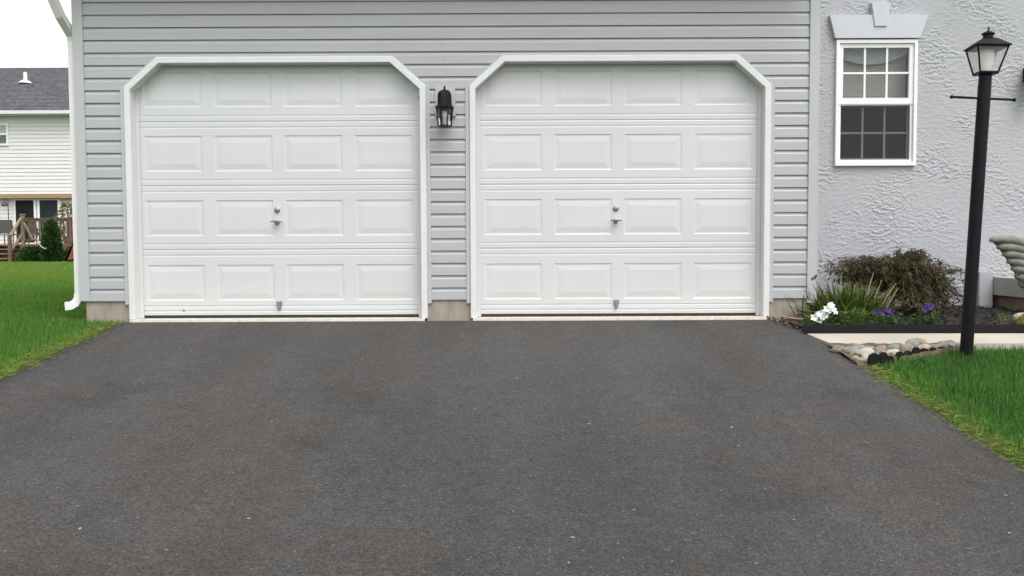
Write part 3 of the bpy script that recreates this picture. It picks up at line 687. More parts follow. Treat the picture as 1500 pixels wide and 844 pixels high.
for i, (x, y, a, b, c, col, lab) in enumerate(ST):
    a, b, c = a*1.12, b*1.15, c*1.15; zz = gz(y) + c * .55 + (.035 if 'on top' in lab else 0) + (.022 if 'resting on' in lab else 0)
    stone(x, y, zz, a, b, c, col, lab, rot=random.uniform(-.5, .5))
stone(4.235, -.35, bedz(-.35)+.035, .085, .06, .055, 'orange', 'tan angular rock lying in the mulch behind the lamp post', None, .2, 'garden_rock', 'rock', .4)
# gravel grit between the stones
n = 700; P = np.stack([RNG.uniform(2.36, 3.2, n), RNG.uniform(-1.62, -1.1, n), np.zeros(n)], 1)
P = P[P[:, 1] > -1.64 + .5*(P[:, 0]-2.42)]; n = len(P); P[:, 2] = gza(P[:, 1]) + RNG.uniform(-.02, .012, n); dr = rdirs(n, -.4, .4)
tag(blades('grit', P, dr, side_of(dr), RNG.uniform(.01, .03, n), RNG.uniform(.008, .02, n), 0, RNG.uniform(.2, 1, n), M['litter']), 'brown grit filling gaps between the river stones', 'grit', kind='stuff')
bm = BM(); tube(bm, [(2.30, -.13, .002), (2.36, -.20, -.012), (2.44, -.26, -.016)], [.007, .008, .005], 7)
tag(obj('stick', bm, M['twig'], loc=(2.36, -.2, -.03)), 'short dry stick lying by the concrete foundation near the white flowers', 'stick')

# ================================================================== plants of the bed
def maple(cx, cy, cz):
    t = thing('laceleaf_shrub', 'low weeping shrub with lacy brownish red leaves against the stucco wall', 'shrub', (cx, cy, cz))
    bm = BM(); P = []; Dd = []; Ln = []; Tn = []
    tube(bm, [(cx, cy, cz-.05), (cx-.02, cy, cz+.10), (cx+.02, cy+.01, cz+.22), (cx, cy, cz+.33)], [.024, .020, .017, .012], 8)
    nb = 640
    for i in range(nb):
        a = random.uniform(0, 2*math.pi); ca, sa = math.cos(a), math.sin(a)*.62
        R = random.uniform(.16, .64) * (1.03 if ca > 0 else 1.05)
        if ca < -.35: ze = cz + random.uniform(.22, .50) + .10*(.64-R)
        elif ca > .05: ze = cz + random.uniform(.02, .40) + .28*(1-R/.70)
        else: ze = cz + random.uniform(.06, .52)
        if i > 440: R = random.uniform(.15, .66); a = random.uniform(-1.7, .5); ca, sa = math.cos(a), math.sin(a)*.62; ze = cz + random.uniform(.0, .20)
        zt = max(ze + .02, cz + random.uniform(.38, .72) - (.10 if ca < -.4 else 0) - .30*max(0, R-.36))
        p0 = Vector((cx + ca*.02, cy + sa*.02, cz + random.uniform(.14, .33)))
        p1 = Vector((cx + ca*R*.45, cy + sa*R*.45, zt)); p2 = Vector((cx + ca*R, cy + sa*R, ze))
        pts = []
        for k in range(9):
            u = k/8; q = p0*(1-u)**2 + p1*2*u*(1-u) + p2*u*u
            q += Vector((noise.noise((i, u*3, 1)), noise.noise((i, u*3, 2)), noise.noise((i, u*3, 3)))) * .025
            pts.append(q)
        if i % 3 == 0: tube(bm, pts, [.006*(1-.8*k/8)+.0012 for k in range(9)], 5)
        tone = random.choice((random.uniform(.0, .4), random.uniform(.3, .9)))
        for k in range(2, 9):
            for _ in range(4):
                u = random.random(); q = pts[k-1].lerp(pts[k], u) + Vector((random.gauss(0, .016), random.gauss(0, .016), random.gauss(0, .012)))
                out = Vector((ca, sa, 0)).normalized()*.5 + Vector((random.uniform(-1, 1), random.uniform(-1, 1), random.uniform(-1.1, .25)))
                for _ in range(3):
                    d = (out + Vector((random.uniform(-.8, .8), random.uniform(-.8, .8), random.uniform(-.7, .2)))).normalized()
                    P.append(q); Dd.append(d); Ln.append(random.uniform(.025, .055)); Tn.append(min(1, max(0, tone + random.gauss(0, .16) + (.15 if k > 6 else 0))))
    obj('branches', bm, M['bark'], t, smooth=.8)
    Dd = unit(np.array(Dd)); n = len(P)
    blades('foliage', np.array(P), Dd, side_of(Dd), np.array(Ln), RNG.uniform(.0035, .0075, n), .008, np.array(Tn), M['maple'], t)
maple(3.50, .42, -.03)

def strap_plant(cx, cy, cz):
    t = thing('daylily', 'clump of green and yellowing strap leaves with dry stalks under the shrub', 'daylily', (cx, cy, cz))
    n = 900; a = RNG.uniform(0, 2*np.pi, n); lean = RNG.beta(1.5, 2, n)*1.0 + .05
    base = np.stack([cx + RNG.normal(-.02, .14, n), cy + RNG.normal(0, .06, n), np.full(n, cz)], 1)
    dr = unit(np.stack([np.cos(a)*np.sin(lean) + (base[:, 0]-cx)*1.6, np.sin(a)*np.sin(lean)*.7 - .12, np.cos(lean)], 1))
    ln = RNG.uniform(.14, .40, n)
    blades('leaves', base, dr, side_of(dr), ln, RNG.uniform(.007, .015, n), ln*RNG.uniform(.05, .45, n)*np.sin(lean), np.clip(RNG.normal(.36, .24, n), 0, 1), M['lily'], t)
    bm = BM()
    for x, zt, dx in ((-.10, .38, -.01), (.07, .40, .10), (.14, .34, .10), (.20, .31, .16), (.26, .27, .12), (-.02, .30, .03), (.11, .29, .02)):
        x0 = cx + x; tube(bm, [(x0, cy-.06, cz), (x0+dx*.5, cy-.09, cz+zt*.55), (x0+dx, cy-.11, cz+zt)], [.0045, .004, .003], 6)
    obj('flower_stalk', bm, M['stalk'], t)
    bm = BM(); tube(bm, [(cx-.20, cy-.02, cz+.02), (cx-.27, cy-.10, cz+.22), (cx-.36, cy-.18, cz+.365)], [.003, .0025, .002], 6)
    for dx, dz in ((0, 0), (-.018, -.012), (.012, .012)):
        bmesh.ops.create_icosphere(bm, subdivisions=1, radius=.011, matrix=Matrix.Translation((cx-.36+dx, cy-.18, cz+.365+dz)) @ Matrix.Diagonal((1, 1, 1.5, 1)))
    obj('seed_stalk', bm, M['bark'], t)
strap_plant(2.93, .02, -.035)

def petunia(cx, cy, w, h, nl, flowers, pm, label, cat, fr, tmu=.45):
    cz = bedz(cy); t = thing('petunia', label, cat, (cx, cy, cz), 'flowering plants in the bed')
    a = RNG.uniform(0, 2*np.pi, nl); r = np.sqrt(RNG.uniform(0, 1, nl))
    base = np.stack([cx + np.cos(a)*r*w, cy + np.sin(a)*r*.08, cz + RNG.uniform(0, 1, nl)*h*(1-.55*r*r)], 1)
    dr = unit(rdirs(nl, -.1, .9) + np.stack([np.cos(a)*r, np.sin(a)*r - .3, np.zeros(nl)], 1)*.6)
    blades('leaves', base, dr, side_of(dr), RNG.uniform(.018, .042, nl), RNG.uniform(.010, .018, nl), .006, np.clip(RNG.normal(tmu, .2, nl), 0, 1), M['annual'], t)
    for fx, fz, tilt in flowers:
        bm = BM(); rr = fr*random.uniform(.85, 1.1)
        seg = 20; ctr = bm.verts.new((0, 0, -.014)); ring1 = []; ring2 = []
        for k in range(seg):
            A = 2*math.pi*k/seg; lob = 1 + .16*math.cos(5*A)
            ring1.append(bm.verts.new((math.cos(A)*rr*.4, math.sin(A)*rr*.4, 0)))
            ring2.append(bm.verts.new((math.cos(A)*rr*lob, math.sin(A)*rr*lob, .004 + .006*math.sin(5*A + fx*50) + .004*random.random())))
        for k in range(seg):
            j = (k+1) % seg; bm.faces.new((ctr, ring1[k], ring1[j])); bm.faces.new((ring1[k], ring2[k], ring2[j], ring1[j]))
        Mx = Matrix.Translation((cx+fx, cy-.085+random.uniform(-.02, .02), cz+fz)) @ Matrix.Rotation(rad(tilt), 4, 'Z') @ Matrix.Rotation(rad(62 + random.uniform(-18, 14)), 4, 'X')
        bmesh.ops.transform(bm, matrix=Mx, verts=bm.verts)
        obj('flower', bm, pm, t, smooth=4)
petunia(2.535, -.46, .15, .12, 330, [(-.10,.075,-20),(-.065,.10,10),(-.03,.075,0),(-.02,.115,15),(.0,.145,-10),(.03,.165,20),(.055,.14,0),(.02,.13,10),(-.05,.055,-15),(.075,.115,25),(-.005,.09,5),(.045,.17,-5)], M['petal_w'], 'white petunia in bloom at the driveway end of the bed', 'petunia', .027)
petunia(2.985, -.48, .15, .11, 230, [(-.055,.115,-20),(.0,.12,0),(.035,.13,10),(.065,.12,-10),(.03,.105,5)], M['petal_p'], 'purple petunia in front of the strap leaves, farther from the lamp post', 'petunia', .026, .4)
petunia(3.375, -.40, .10, .12, 180, [(-.025,.135,-10),(.0,.15,5),(.025,.145,15),(.03,.16,0)], M['petal_p'], 'purple petunia close to the left of the lamp post', 'petunia', .025, .35)
def sprout(cx, cy, h, w, label, n=60, tmu=.8):
    cz = bedz(cy); t = thing('bedding_plant', label, 'bedding plant', (cx, cy, cz), 'small leafy plants along the edging')
    bm = BM()
    for k in range(3): tube(bm, [(cx, cy, cz-.01), (cx + w*(k-1)*.3, cy, cz+h*.55), (cx + w*(k-1)*.55, cy-.01, cz+h*.9)], [.003, .0025, .0015], 5)
    obj('stem', bm, M['stalk'], t)
    u = RNG.uniform(.1, 1, n); base = np.stack([cx + RNG.normal(0, .5, n)*w*u, cy + RNG.normal(0, .03, n), cz + u*h], 1); dr = rdirs(n, -.1, .95)
    blades('leaves', base, dr, side_of(dr), RNG.uniform(.018, .045, n), RNG.uniform(.008, .014, n), .008, np.clip(RNG.normal(tmu, .18, n), 0, 1), M['annual'], t)
sprout(2.705, -.50, .12, .09, 'green bedding plant touching the right side of the white petunia', 240, .6)
sprout(2.805, -.50, .14, .08, 'yellowish bedding plant between the white and the farther purple petunia', 210, .75)
sprout(3.115, -.50, .11, .06, 'dark green bedding plant just right of the farther purple petunia', 90, .35)
sprout(3.475, -.42, .10, .05, 'green bedding plant peeping out left of the lamp post foot', 80, .45)
sprout(3.955, -.55, .105, .045, 'spindly yellow green plant in front of the tan rock', 70, .9)
sprout(4.085, -.56, .075, .05, 'low yellow green plant between the rock and the statue', 60, .85)
sprout(4.175, -.50, .085, .04, 'yellow green plant below the tip of the statue wing', 60, .9)
sprout(4.36, -.42, .20, .10, 'tall green leafy plant at the right edge of the photo', 190, .5)

# ================================================================== winged statue
sx, sy_, sz = 4.80, .06, bedz(.06)
stt = thing('winged_statue', 'grey cast concrete statue with a ribbed spread wing beside the porch', 'statue', (sx, sy_, sz))
bm = BM(); lathe(bm, [(.15, -.06), (.15, .03), (.125, .05), (.12, .10), (.14, .12), (.14, .15)], 4, Matrix.Translation((sx, sy_, sz)) , rad(45)); obj('pedestal', bm, M['statue'], stt, bevel=.006)
bm = BM(); lathe(bm, [(.05, .14), (.095, .20), (.125, .30), (.13, .40), (.11, .50), (.08, .58), (.055, .64), (.06, .70), (.062, .75), (.04, .80), (.01, .82)], 24, Matrix.Translation((sx, sy_, sz)) @ Matrix.Diagonal((1, .9, 1, 1)))
tube(bm, [(sx, sy_-.05, sz+.74), (sx, sy_-.10, sz+.735), (sx, sy_-.125, sz+.70)], [.025, .016, .003], 8)
obj('body', bm, M['statue'], stt, smooth=.9)
for sgn in (-1, 1):                                     # each wing: a thick shell of overlapping feathers
    bm = BM()
    tips = [(.675, .672), (.605, .610), (.550, .548), (.505, .487), (.462, .425), (.425, .36), (.39, .30)]
    web = []
    for k, (tx, tz) in enumerate(tips):
        tp = Vector((sx + sgn*tx, sy_ - .085 + .010*k, sz + tz))
        rt = Vector((sx + sgn*.07, sy_ - .03, sz + .50 - .055*k))
        ms = Vector((sx + sgn*(.45 - .03*k), sy_ - .085 + .008*k, sz + tz + .055 - .012*k))
        pts = [tp*(1-j/14)**2 + ms*2*(j/14)*(1-j/14) + rt*(j/14)**2 for j in range(15)]
        rr = [.016, .028, .034] + [.037 + .003*(j/12) for j in range(12)]
        tube(bm, pts, rr, 14)
        web.append((pts[1].x, pts[1].z))
    web += [(sx + sgn*.07, sz + .16), (sx + sgn*.07, sz + .48), (sx + sgn*.40, sz + .655)]
    prism(bm, web, sy_ - .065, sy_ - .02)
    obj('wing', bm, M['statue'], stt, smooth=4)

# ================================================================== lawns
def lawn(name, label, n, X0, X1, Y0, Y1, keep, hl, wl, edge, loc):
    P = np.stack([RNG.uniform(X0, X1, n), RNG.uniform(Y0, Y1, n), np.zeros(n)], 1); P = P[keep(P)]
    return P
def grass_pts(P, h0, h1, w0, w1, dist, soft, tm):
    n = len(P); P = P.copy(); P[:, 2] = gza(P[:, 1]) - .03 + .03*np.clip((P[:, 1]-1)/30, 0, 1)
    a = RNG.uniform(0, 2*np.pi, n); lean = np.abs(RNG.normal(0, .42, n))
    dr = np.stack([np.cos(a)*np.sin(lean), np.sin(a)*np.sin(lean), np.cos(lean)], 1)
    L = RNG.uniform(h0, h1, n)
    cl = np.array([noise.noise((x*2.2, y*2.2, 0)) + .6*noise.noise((x*7, y*7, 3)) for x, y in P[:, :2]])
    big = np.array([noise.noise((x*.35, y*.22, 9)) for x, y in P[:, :2]])
    L *= 1 + .25*cl
    t = tm + .08*cl + .10*big + RNG.normal(0, .10, n) + .20*np.clip((P[:, 1]-2)/10, 0, 1)
    e = np.clip(1 - dist/soft, 0, 1)
    t += e*RNG.uniform(-.05, .58, n)*(.6 + .8*np.clip(cl+.4, 0, 1)); L *= 1 - .30*e
    t[RNG.random(n) < .02] = RNG.uniform(.75, 1)
    return [P, dr, side_of(dr), L, RNG.uniform(w0, w1, n), L*np.sin(lean)*.5, np.clip(t, 0, 1)]
def join(parts): return [np.concatenate(x) for x in zip(*parts)]
# right-hand lawn
parts = []
n = 150000; P = np.stack([RNG.uniform(2.38, 5.6, n), RNG.uniform(-6.2, -1.10, n), np.zeros(n)], 1)
el = np.array([edge_r(y) for y in np.linspace(-7, 0, 400)])
ex = np.interp(P[:, 1], np.linspace(-7, 0, 400), el)
top = np.interp(P[:, 0], [2.40, 2.50, 2.70, 3.0, 3.3, 9], [-1.69, -1.63, -1.50, -1.33, -1.20, -1.125])
rag = np.array([max(0, noise.noise((x*9, y*9, 4))) for x, y in P[:, :2]])
k = (P[:, 0] > ex + .012 - .15*rag) & (P[:, 1] < top)
P = P[k]; parts.append(grass_pts(P, .045, .095, .0025, .005, P[:, 0]-ex[k], .34, .29))
def thatch(n, Y0, Y1, f, sg):                           # dead clippings lying flat along the rim
    y = RNG.uniform(Y0, Y1, n); o = RNG.normal(.03, .05, n) - .05*np.array([max(0, noise.noise((q*4, 5, 1))) for q in y])
    P = np.stack([np.array([f(q) for q in y]) + sg*o, y, gza(y) + .006 + .02*RNG.random(n)], 1); dr = rdirs(n, -.05, .35)
    return [P, dr, side_of(dr), RNG.uniform(.02, .06, n), RNG.uniform(.002, .0045, n), np.full(n, .004), RNG.uniform(.55, 1, n)]
parts.append(thatch(3600, -6.2, -1.68, edge_r, 1))
P = np.stack([RNG.uniform(5.55, 9, 70000), RNG.uniform(-6.2, -1.13, 70000), np.zeros(70000)], 1)
parts.append(grass_pts(P, .05, .095, .004, .008, np.full(70000, 9.), .34, .29))
A = join(parts)
tag(blades('lawn_grass', *A, M['grass'], loc=(3.6, -3, gz(-3))), 'lush green lawn around the lamp post with a dry yellowed rim along the driveway', 'grass', kind='stuff')
# left-hand lawn, running back to the neighbour
parts = []
def wedge(P, pad): return P[:, 0] > -.577*(P[:, 1]+7.69) - pad
ell = np.array([edge_l(y) for y in np.linspace(-8, 0, 400)])
def left(n, X0, Y0, Y1, pad, h0, h1, w0, w1):
    P = np.stack([RNG.uniform(X0, -3.3, n), RNG.uniform(Y0, Y1, n), np.zeros(n)], 1)
    ex = np.interp(P[:, 1], np.linspace(-8, 0, 400), ell); ex = np.where(P[:, 1] > -.10, np.where(P[:, 1] < .0, -3.33, -3.745), ex)
    k = wedge(P, pad); P, ex = P[k], ex[k]
    rag = np.array([max(0, noise.noise((x*9, y*9, 4))) if y < 0 else 0 for x, y in P[:, :2]])
    k = P[:, 0] < ex - .012 + .15*rag; P = P[k]
    d = np.where(P[:, 1] < .2, ex[k]-P[:, 0], 9)
    parts.append(grass_pts(P, h0, h1, w0, w1, d, .34, .42))
left(110000, -6.5, -3.6, 1.0, 1.6, .04, .085, .0025, .005)
parts.append(thatch(2600, -3.6, -.15, edge_l, -1))
left(130000, -9.5, 1.0, 6.0, 1.5, .045, .09, .004, .008)
left(110000, -15, 6, 14, 1.5, .05, .09, .008, .015)
left(110000, -26, 14, 29.4, 1.5, .05, .10, .015, .03)
P = np.stack([RNG.uniform(-34, -4.5, 260000), -5 + 34*RNG.random(260000)**1.4, np.zeros(260000)], 1); u = P[:, 1] + 7.69
P = P[(P[:, 0] < -.577*u - 1.4) & (P[:, 0] > -.577*u - 6.5)]; wd = .004 + .0008*np.clip(P[:, 1] + 5, 0, 30)
g = grass_pts(P, .05, .09, 1, 2, np.full(len(P), 9.), .34, .42); g[4] = g[4]*wd; parts.append(g)
A = join(parts)
tag(blades('lawn_grass', *A, M['grass'], loc=(-6, 3, -.05)), 'long green lawn left of the garage reaching back to the neighbour deck', 'grass', kind='stuff')
# stray tufts of clipped grass and moss against the left foundation
# ================================================================== the neighbour
NY = 31.5
nb = thing('neighbour_house', 'white two storey neighbouring house with grey shingle roof far behind the lawn', 'house', (-19, NY, .05))
bm = BM(); z = .10
while z < 6.35:
    quad(bm, (-31, NY-.022, z), (-11, NY-.022, z), (-11, NY, z+.165), (-31, NY, z+.165)); quad(bm, (-31, NY, z), (-11, NY, z), (-11, NY-.022, z), (-31, NY-.022, z)); z += .165
box(bm, -31, -11, NY+.01, NY+12, .05, 6.4)
obj('wall', bm, M['nwall'], nb)
bm = BM()                                               # shingled roof in courses
nc = 34; R0 = Vector((0, NY-.42, 6.47)); R1 = Vector((0, NY+6.0, 9.62))
for i in range(nc):
    a = R0.lerp(R1, i/nc); b = R0.lerp(R1, (i+1)/nc)
    quad(bm, (-31.4, a.y, a.z+.03), (-10.6, a.y, a.z+.03), (-10.6, b.y, b.z), (-31.4, b.y, b.z)); quad(bm, (-31.4, a.y, a.z), (-10.6, a.y, a.z), (-10.6, a.y, a.z+.03), (-31.4, a.y, a.z+.03))
quad(bm, (-31.4, R1.y, R1.z), (-10.6, R1.y, R1.z), (-10.6, NY+12.4, 6.47), (-31.4, NY+12.4, 6.47))
def shingle_tabs():
    m = D.materials.new('shingle_tabs'); m.use_nodes = True; t = m.node_tree; p = t.nodes['Principled BSDF']; p.inputs['Roughness'].default_value = .95
    tc = t.nodes.new('ShaderNodeTexCoord'); mp = t.nodes.new('ShaderNodeMapping'); mp.inputs['Scale'].default_value = (6.5, 5.4, 0.01); lk(t, tc.outputs['Object'], mp.inputs[0])
    v = t.nodes.new('ShaderNodeTexVoronoi'); v.inputs['Scale'].default_value = 1.0; lk(t, mp.outputs[0], v.inputs['Vector'])
    s = t.nodes.new('ShaderNodeSeparateColor'); lk(t, v.outputs['Color'], s.inputs[0])
    r = t.nodes.new('ShaderNodeValToRGB'); r.color_ramp.elements[0].color = (.065, .068, .075, 1); r.color_ramp.elements[1].color = (.12, .125, .135, 1); lk(t, s.outputs[0], r.inputs[0]); lk(t, r.outputs[0], p.inputs['Base Color'])
    return m
rf = obj('roof', bm, shingle_tabs(), nb)
bm = BM(); lathe(bm, [(.30, -.02), (.26, .05), (.085, .14), (.085, .50)], 12, Matrix.Translation((-23.15, NY+3.55, 8.42))); obj('vent_pipe', bm, M['winwhite'], rf)
bm = BM(); box(bm, -31.4, -10.6, NY-.55, NY-.42, 6.36, 6.50); obj('gutter', bm, M['nwall'], nb)
bm = BM(); box(bm, -31.3, -10.7, NY-.42, NY, 6.34, 6.37); obj('soffit', bm, M['nwall'], nb)
bm = BM(); box(bm, -30, -19.1, NY-.32, NY-.03, 2.735, 2.925); obj('wood_beam', bm, M['tan'], nb)
def nwin(x0, x1, z0, z1, zc):
    bm = BM(); frame(bm, x0, x1, z0, z1, .09, .09, .09, .09, NY-.07, NY+.01); box(bm, x0+.09, x1-.09, NY-.05, NY, zc-.04, zc+.04)
    o = obj('window', bm, M['winwhite'], nb)
    gm = mat('pane_reflecting_sky', (.09, .10, .11), .12, .1, 1.5); gd2 = mat('pane_with_screen', (.13, .14, .15), .5, .05, 1.5)
    bm = BM(); quad(bm, (x0+.09, NY-.03, zc+.04), (x1-.09, NY-.03, zc+.04), (x1-.09, NY-.03, z1-.09), (x0+.09, NY-.03, z1-.09)); obj('upper_pane', bm, mat('pane_with_blind', (.40, .43, .45), .3, .04, 3), o)
    bm = BM(); quad(bm, (x0+.09, NY-.03, z0+.09), (x1-.09, NY-.03, z0+.09), (x1-.09, NY-.03, zc-.04), (x0+.09, NY-.03, zc-.04)); obj('lower_pane', bm, gd2, o)
nwin(-23.15, -22.02, 5.05, 6.02, 5.55)
# sliding patio door
bm = BM()
DX0, DX1, DZ0, DZ1 = -21.86, -19.80, .74, 2.72
frame(bm, DX0, DX1, DZ0, DZ1, .06, .14, .06, .06, NY-.09, NY-.024); box(bm, -20.99, -20.90, NY-.0885, NY-.026, DZ0+.06, DZ1-.06); box(bm, -20.84, -20.74, NY-.085, NY-.028, DZ0+.06, DZ1-.06)
pd = obj('patio_door', bm, M['winwhite'], nb)
bm = BM(); quad(bm, (DX0+.05, NY-.05, DZ0+.05), (-20.98, NY-.05, DZ0+.05), (-20.98, NY-.05, DZ1-.05), (DX0+.05, NY-.05, DZ1-.05)); obj('gap_shade_sheet', bm, mat('painted_gap_shade', (.014, .016, .018), .6, .3, 2, spec=.12), pd)  # flat dark sheet, its colour stands in for the unlit room behind
bm = BM(); quad(bm, (-20.75, NY-.06, DZ0+.05), (DX1-.13, NY-.06, DZ0+.05), (DX1-.13, NY-.06, DZ1-.05), (-20.75, NY-.06, DZ1-.05)); obj('pane', bm, mat('dark_pane', (.022, .030, .032), .3, .3, 1.5, spec=.2), pd)

DKY = 28.9; DZ = .72; GZ = .045
dk = thing('wooden_deck', 'stained wooden deck with baluster railing and steps behind the white house', 'deck', (-20.5, DKY, GZ))
bm = BM()
for i in range(16):
    y = DKY + .1 + i*.155; box(bm, -27, -16, y, y+.145, DZ-.04, DZ)
obj('deck_floor', bm, M['deckold'], dk)
bm = BM(); box(bm, -20.30, -16, DKY+.06, DKY+.10, .22, DZ-.05)
for i in range(38):
    x = -20.27 + i*.112; box(bm, x, x+.085, DKY+.03, DKY+.058, .08, DZ-.20)
obj('skirt', bm, M['deck'], dk)
RX0, RX1 = -20.10, -16.0
bm = BM(); box(bm, RX0, RX1, DKY+.06, DKY+.15, 1.66, 1.76); box(bm, RX0, RX1, DKY+.03, DKY+.18, 1.761, 1.80); obj('top_rail', bm, M['deck'], dk)
bm = BM(); box(bm, RX0, RX1, DKY+.07, DKY+.14, .84, .92); obj('bottom_rail', bm, M['deck'], dk)
for x in (-20.17, -18.2, -16.6):
    bm = BM(); box(bm, x-.06, x+.06, DKY+.05, DKY+.17, .05, 1.92 if x < -20 else 1.84)
    if x < -20: box(bm, x-.085, x+.085, DKY+.025, DKY+.195, 1.921, 1.97)
    obj('railing_post', bm, M['deckold'] if x < -20 else M['deck'], dk)
x = RX0 + .17
while x < -16.1:
    if min(abs(x-p) for p in (-18.2, -16.6)) > .09:
        bm = BM(); box(bm, x-.022, x+.022, DKY+.085, DKY+.125, .9205, 1.6595); obj('baluster', bm, M['deck'], dk)
    x += .145
for i in range(3):                                      # steps down to the lawn
    bm = BM(); z = .54 - i*.19; y = DKY - .30*(i+1) + .09
    box(bm, -24.5, -20.32, y, y+.30, z-.04, z); 
    obj('step', bm, M['deckold'], dk)
    bm = BM(); box(bm, -24.5, -20.32, y+.27, y+.30, z-.19, z-.041); obj('riser', bm, M['deck'], dk)
bm = BM(); tube(bm, [(-20.2, DKY+.05, 1.80), (-20.12, DKY-.95, 1.02)], 1, 4, sq=(.05, .035)); obj('handrail', bm, M['deckold'], dk)
bm = BM(); tube(bm, [(-20.2, DKY+.05, 1.10), (-20.12, DKY-.95, .42)], 1, 4, sq=(.04, .035)); obj('lower_handrail', bm, M['deckold'], dk)
bm = BM(); box(bm, -20.18, -20.06, DKY-1.03, DKY-.92, .0, 1.10); obj('stair_post', bm, M['deck'], dk)
bm = BM(); tube(bm, [(-20.06, DKY+.0, 1.62), (-19.72, DKY+.02, .88)], 1, 4, sq=(.035, .03)); obj('brace', bm, M['deckold'], dk)

def patio_chair(x, y, z, rz, label):
    t = thing('patio_chair', label, 'chair', (x, y, z), 'chairs on the neighbour deck')
    t.rotation_euler = (0, 0, rz)
    O = Vector((x, y, z))
    for sgn in (-1, 1):
        bm = BM(); tube(bm, [O + Vector(p) for p in ((sgn*.28, -.30, 0), (sgn*.28, -.26, .62), (sgn*.28, .22, .64), (sgn*.28, .30, 0))], .020, 8); obj('frame', bm, M['blackgate'], t)
        bm = BM(); tube(bm, [O + Vector(p) for p in ((sgn*.27, .18, .38), (sgn*.27, .36, 1.0))], .018, 8); obj('back_post', bm, M['blackgate'], t)
    bm = BM(); box(bm, x-.27, x+.27, y-.26, y+.22, z+.39, z+.45); obj('seat', bm, M['chairgrey'], t)
    bm = BM(); quad(bm, O+Vector((-.26, .195, .46)), O+Vector((.26, .195, .46)), O+Vector((.25, .36, 1.02)), O+Vector((-.25, .36, 1.02))); bmesh.ops.solidify(bm, geom=bm.faces[:], thickness=.03); obj('backrest', bm, M['chairgrey'], t)
patio_chair(-21.10, 29.6, DZ, rad(188), 'grey mesh patio chair nearer the patio door')
patio_chair(-21.85, 30.1, DZ, rad(160), 'grey mesh patio chair at the left edge of the photo')
patio_chair(-20.25, 30.4, DZ, rad(150), 'grey patio chair behind the deck railing in front of the patio door')

bm = BM(); tube(bm, [(-21.65, 30.6, DZ), (-21.65, 30.6, 2.45), (-21.65, 30.6, 2.62), (-21.72, 30.6, 2.72), (-21.80, 30.6, 2.66), (-21.80, 30.6, 2.60)], .018, 8)
lathe(bm, [(.02, .20), (.13, .02), (.15, 0), (.02, -.05)], 14, Matrix.Translation((-21.80, 30.6, 2.40)))
tag(obj('shepherd_hook', bm, M['blackgate'], loc=(-21.65, 30.6, DZ), smooth=.6), 'thin dark shepherd hook with a hanging feeder against the white wall', 'plant hook')

def leafy(name, label, cat, cx, cy, cz, r, h, n, prof, m, L, Wd, tmu, trunk=True, jit=.2):
    t = thing(name, label, cat, (cx, cy, cz))
    bm = BM(); tube(bm, [(cx, cy, cz-.05), (cx+.01, cy, cz+h*.5), (cx, cy, cz+h*.9)], [.05*r/.4, .035*r/.4, .008], 7); obj('stem', bm, M['bark'], t)
    u = RNG.uniform(0, 1, n); a = RNG.uniform(0, 2*np.pi, n)
    rr = np.array([prof(q) for q in u])*r*np.sqrt(RNG.uniform(.15, 1, n))
    rr *= 1 + jit*np.array([noise.noise((math.cos(q)*2, math.sin(q)*2, v*5)) for q, v in zip(a, u)])
    base = np.stack([cx + np.cos(a)*rr, cy + np.sin(a)*rr, cz + u*h], 1)
    dr = unit(np.stack([np.cos(a), np.sin(a), RNG.uniform(.2, 1.6, n)], 1) + RNG.normal(0, .3, (n, 3)))
    blades('foliage', base, dr, side_of(dr), RNG.uniform(L*.6, L*1.3, n), RNG.uniform(Wd*.6, Wd*1.2, n), L*.15, np.clip(RNG.normal(tmu, .2, n) + .25*(u-.5), 0, 1), m, t)
    return t
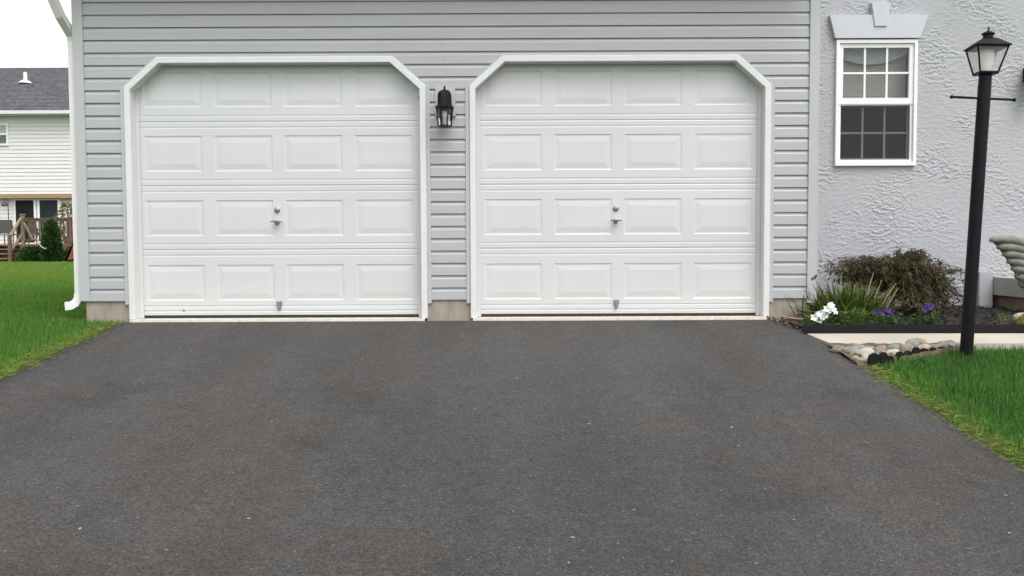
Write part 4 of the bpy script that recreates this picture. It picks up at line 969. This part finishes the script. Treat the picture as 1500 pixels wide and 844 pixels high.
leafy('arborvitae', 'dark green conical arborvitae in front of the deck railing', 'shrub', -18.42, 27.9, GZ, .40, 1.62, 5600, lambda q: (min(1, q*4+.85))*(1-.52*q)*(1-q**12)**.7+.03, M['arbor'], .13, .05, .4)
bm = BM(); tube(bm, [(-18.76, 27.46, .98), (-18.70, 27.42, .78), (-18.60, 27.42, .62), (-18.48, 27.42, .55), (-18.40, 27.46, .55)], .022, 8)
tag(obj('garden_hose', bm, M['hose'], loc=(-18.6, 27.4, .6), smooth=4), 'short curved pale hose hanging on the arborvitae', 'hose')
leafy('low_bush', 'low dark green bush at the foot of the deck skirt', 'bush', -19.45, 28.35, GZ, .62, .55, 2600, lambda q: 1-.5*q, M['arbor'], .11, .06, .42)
leafy('low_hedge_plant', 'small dark bush right of the arborvitae under the deck', 'bush', -17.75, 28.35, GZ, .5, .5, 1500, lambda q: 1-.5*q, M['arbor'], .11, .06, .35)
pot = leafy('potted_shrub', 'loose yellow green potted shrub on the deck behind the railing', 'potted plant', -18.75, 29.9, DZ+.25, .42, 1.45, 900, lambda q: .45+.75*math.sin(math.pi*min(1, q*.95+.1)), M['potleaf'], .12, .05, .55)
bm = BM(); lathe(bm, [(.16, 0), (.22, .30), (.24, .32), (.20, .30)], 16, Matrix.Translation((-18.75, 29.9, DZ+.001))); obj('pot', bm, M['tan'], pot, smooth=.6)
sl = thing('play_slide', 'coral plastic slide leaning beside the deck at the garage corner', 'slide', (-17.5, 27.6, GZ))
bm = BM()
for k in range(8):
    u0, u1 = k/8, (k+1)/8
    f = lambda u: (-17.62 + .42*u, .05 + .95*u**1.3)
    a, b = f(u0), f(u1)
    quad(bm, (a[0], 27.4, a[1]+.05), (b[0], 27.4, b[1]+.05), (b[0], 27.9, b[1]+.05), (a[0], 27.9, a[1]+.05))
    for yy in (27.4, 27.9): quad(bm, (a[0], yy, a[1]), (b[0], yy, b[1]), (b[0], yy, b[1]+.16), (a[0], yy, a[1]+.16))
bmesh.ops.solidify(bm, geom=bm.faces[:], thickness=.02)
obj('chute', bm, M['slide'], sl)
bm = BM(); box(bm, -17.22, -17.10, 27.42, 27.88, .03, .96); obj('ladder', bm, M['slide'], sl, bevel=.02)
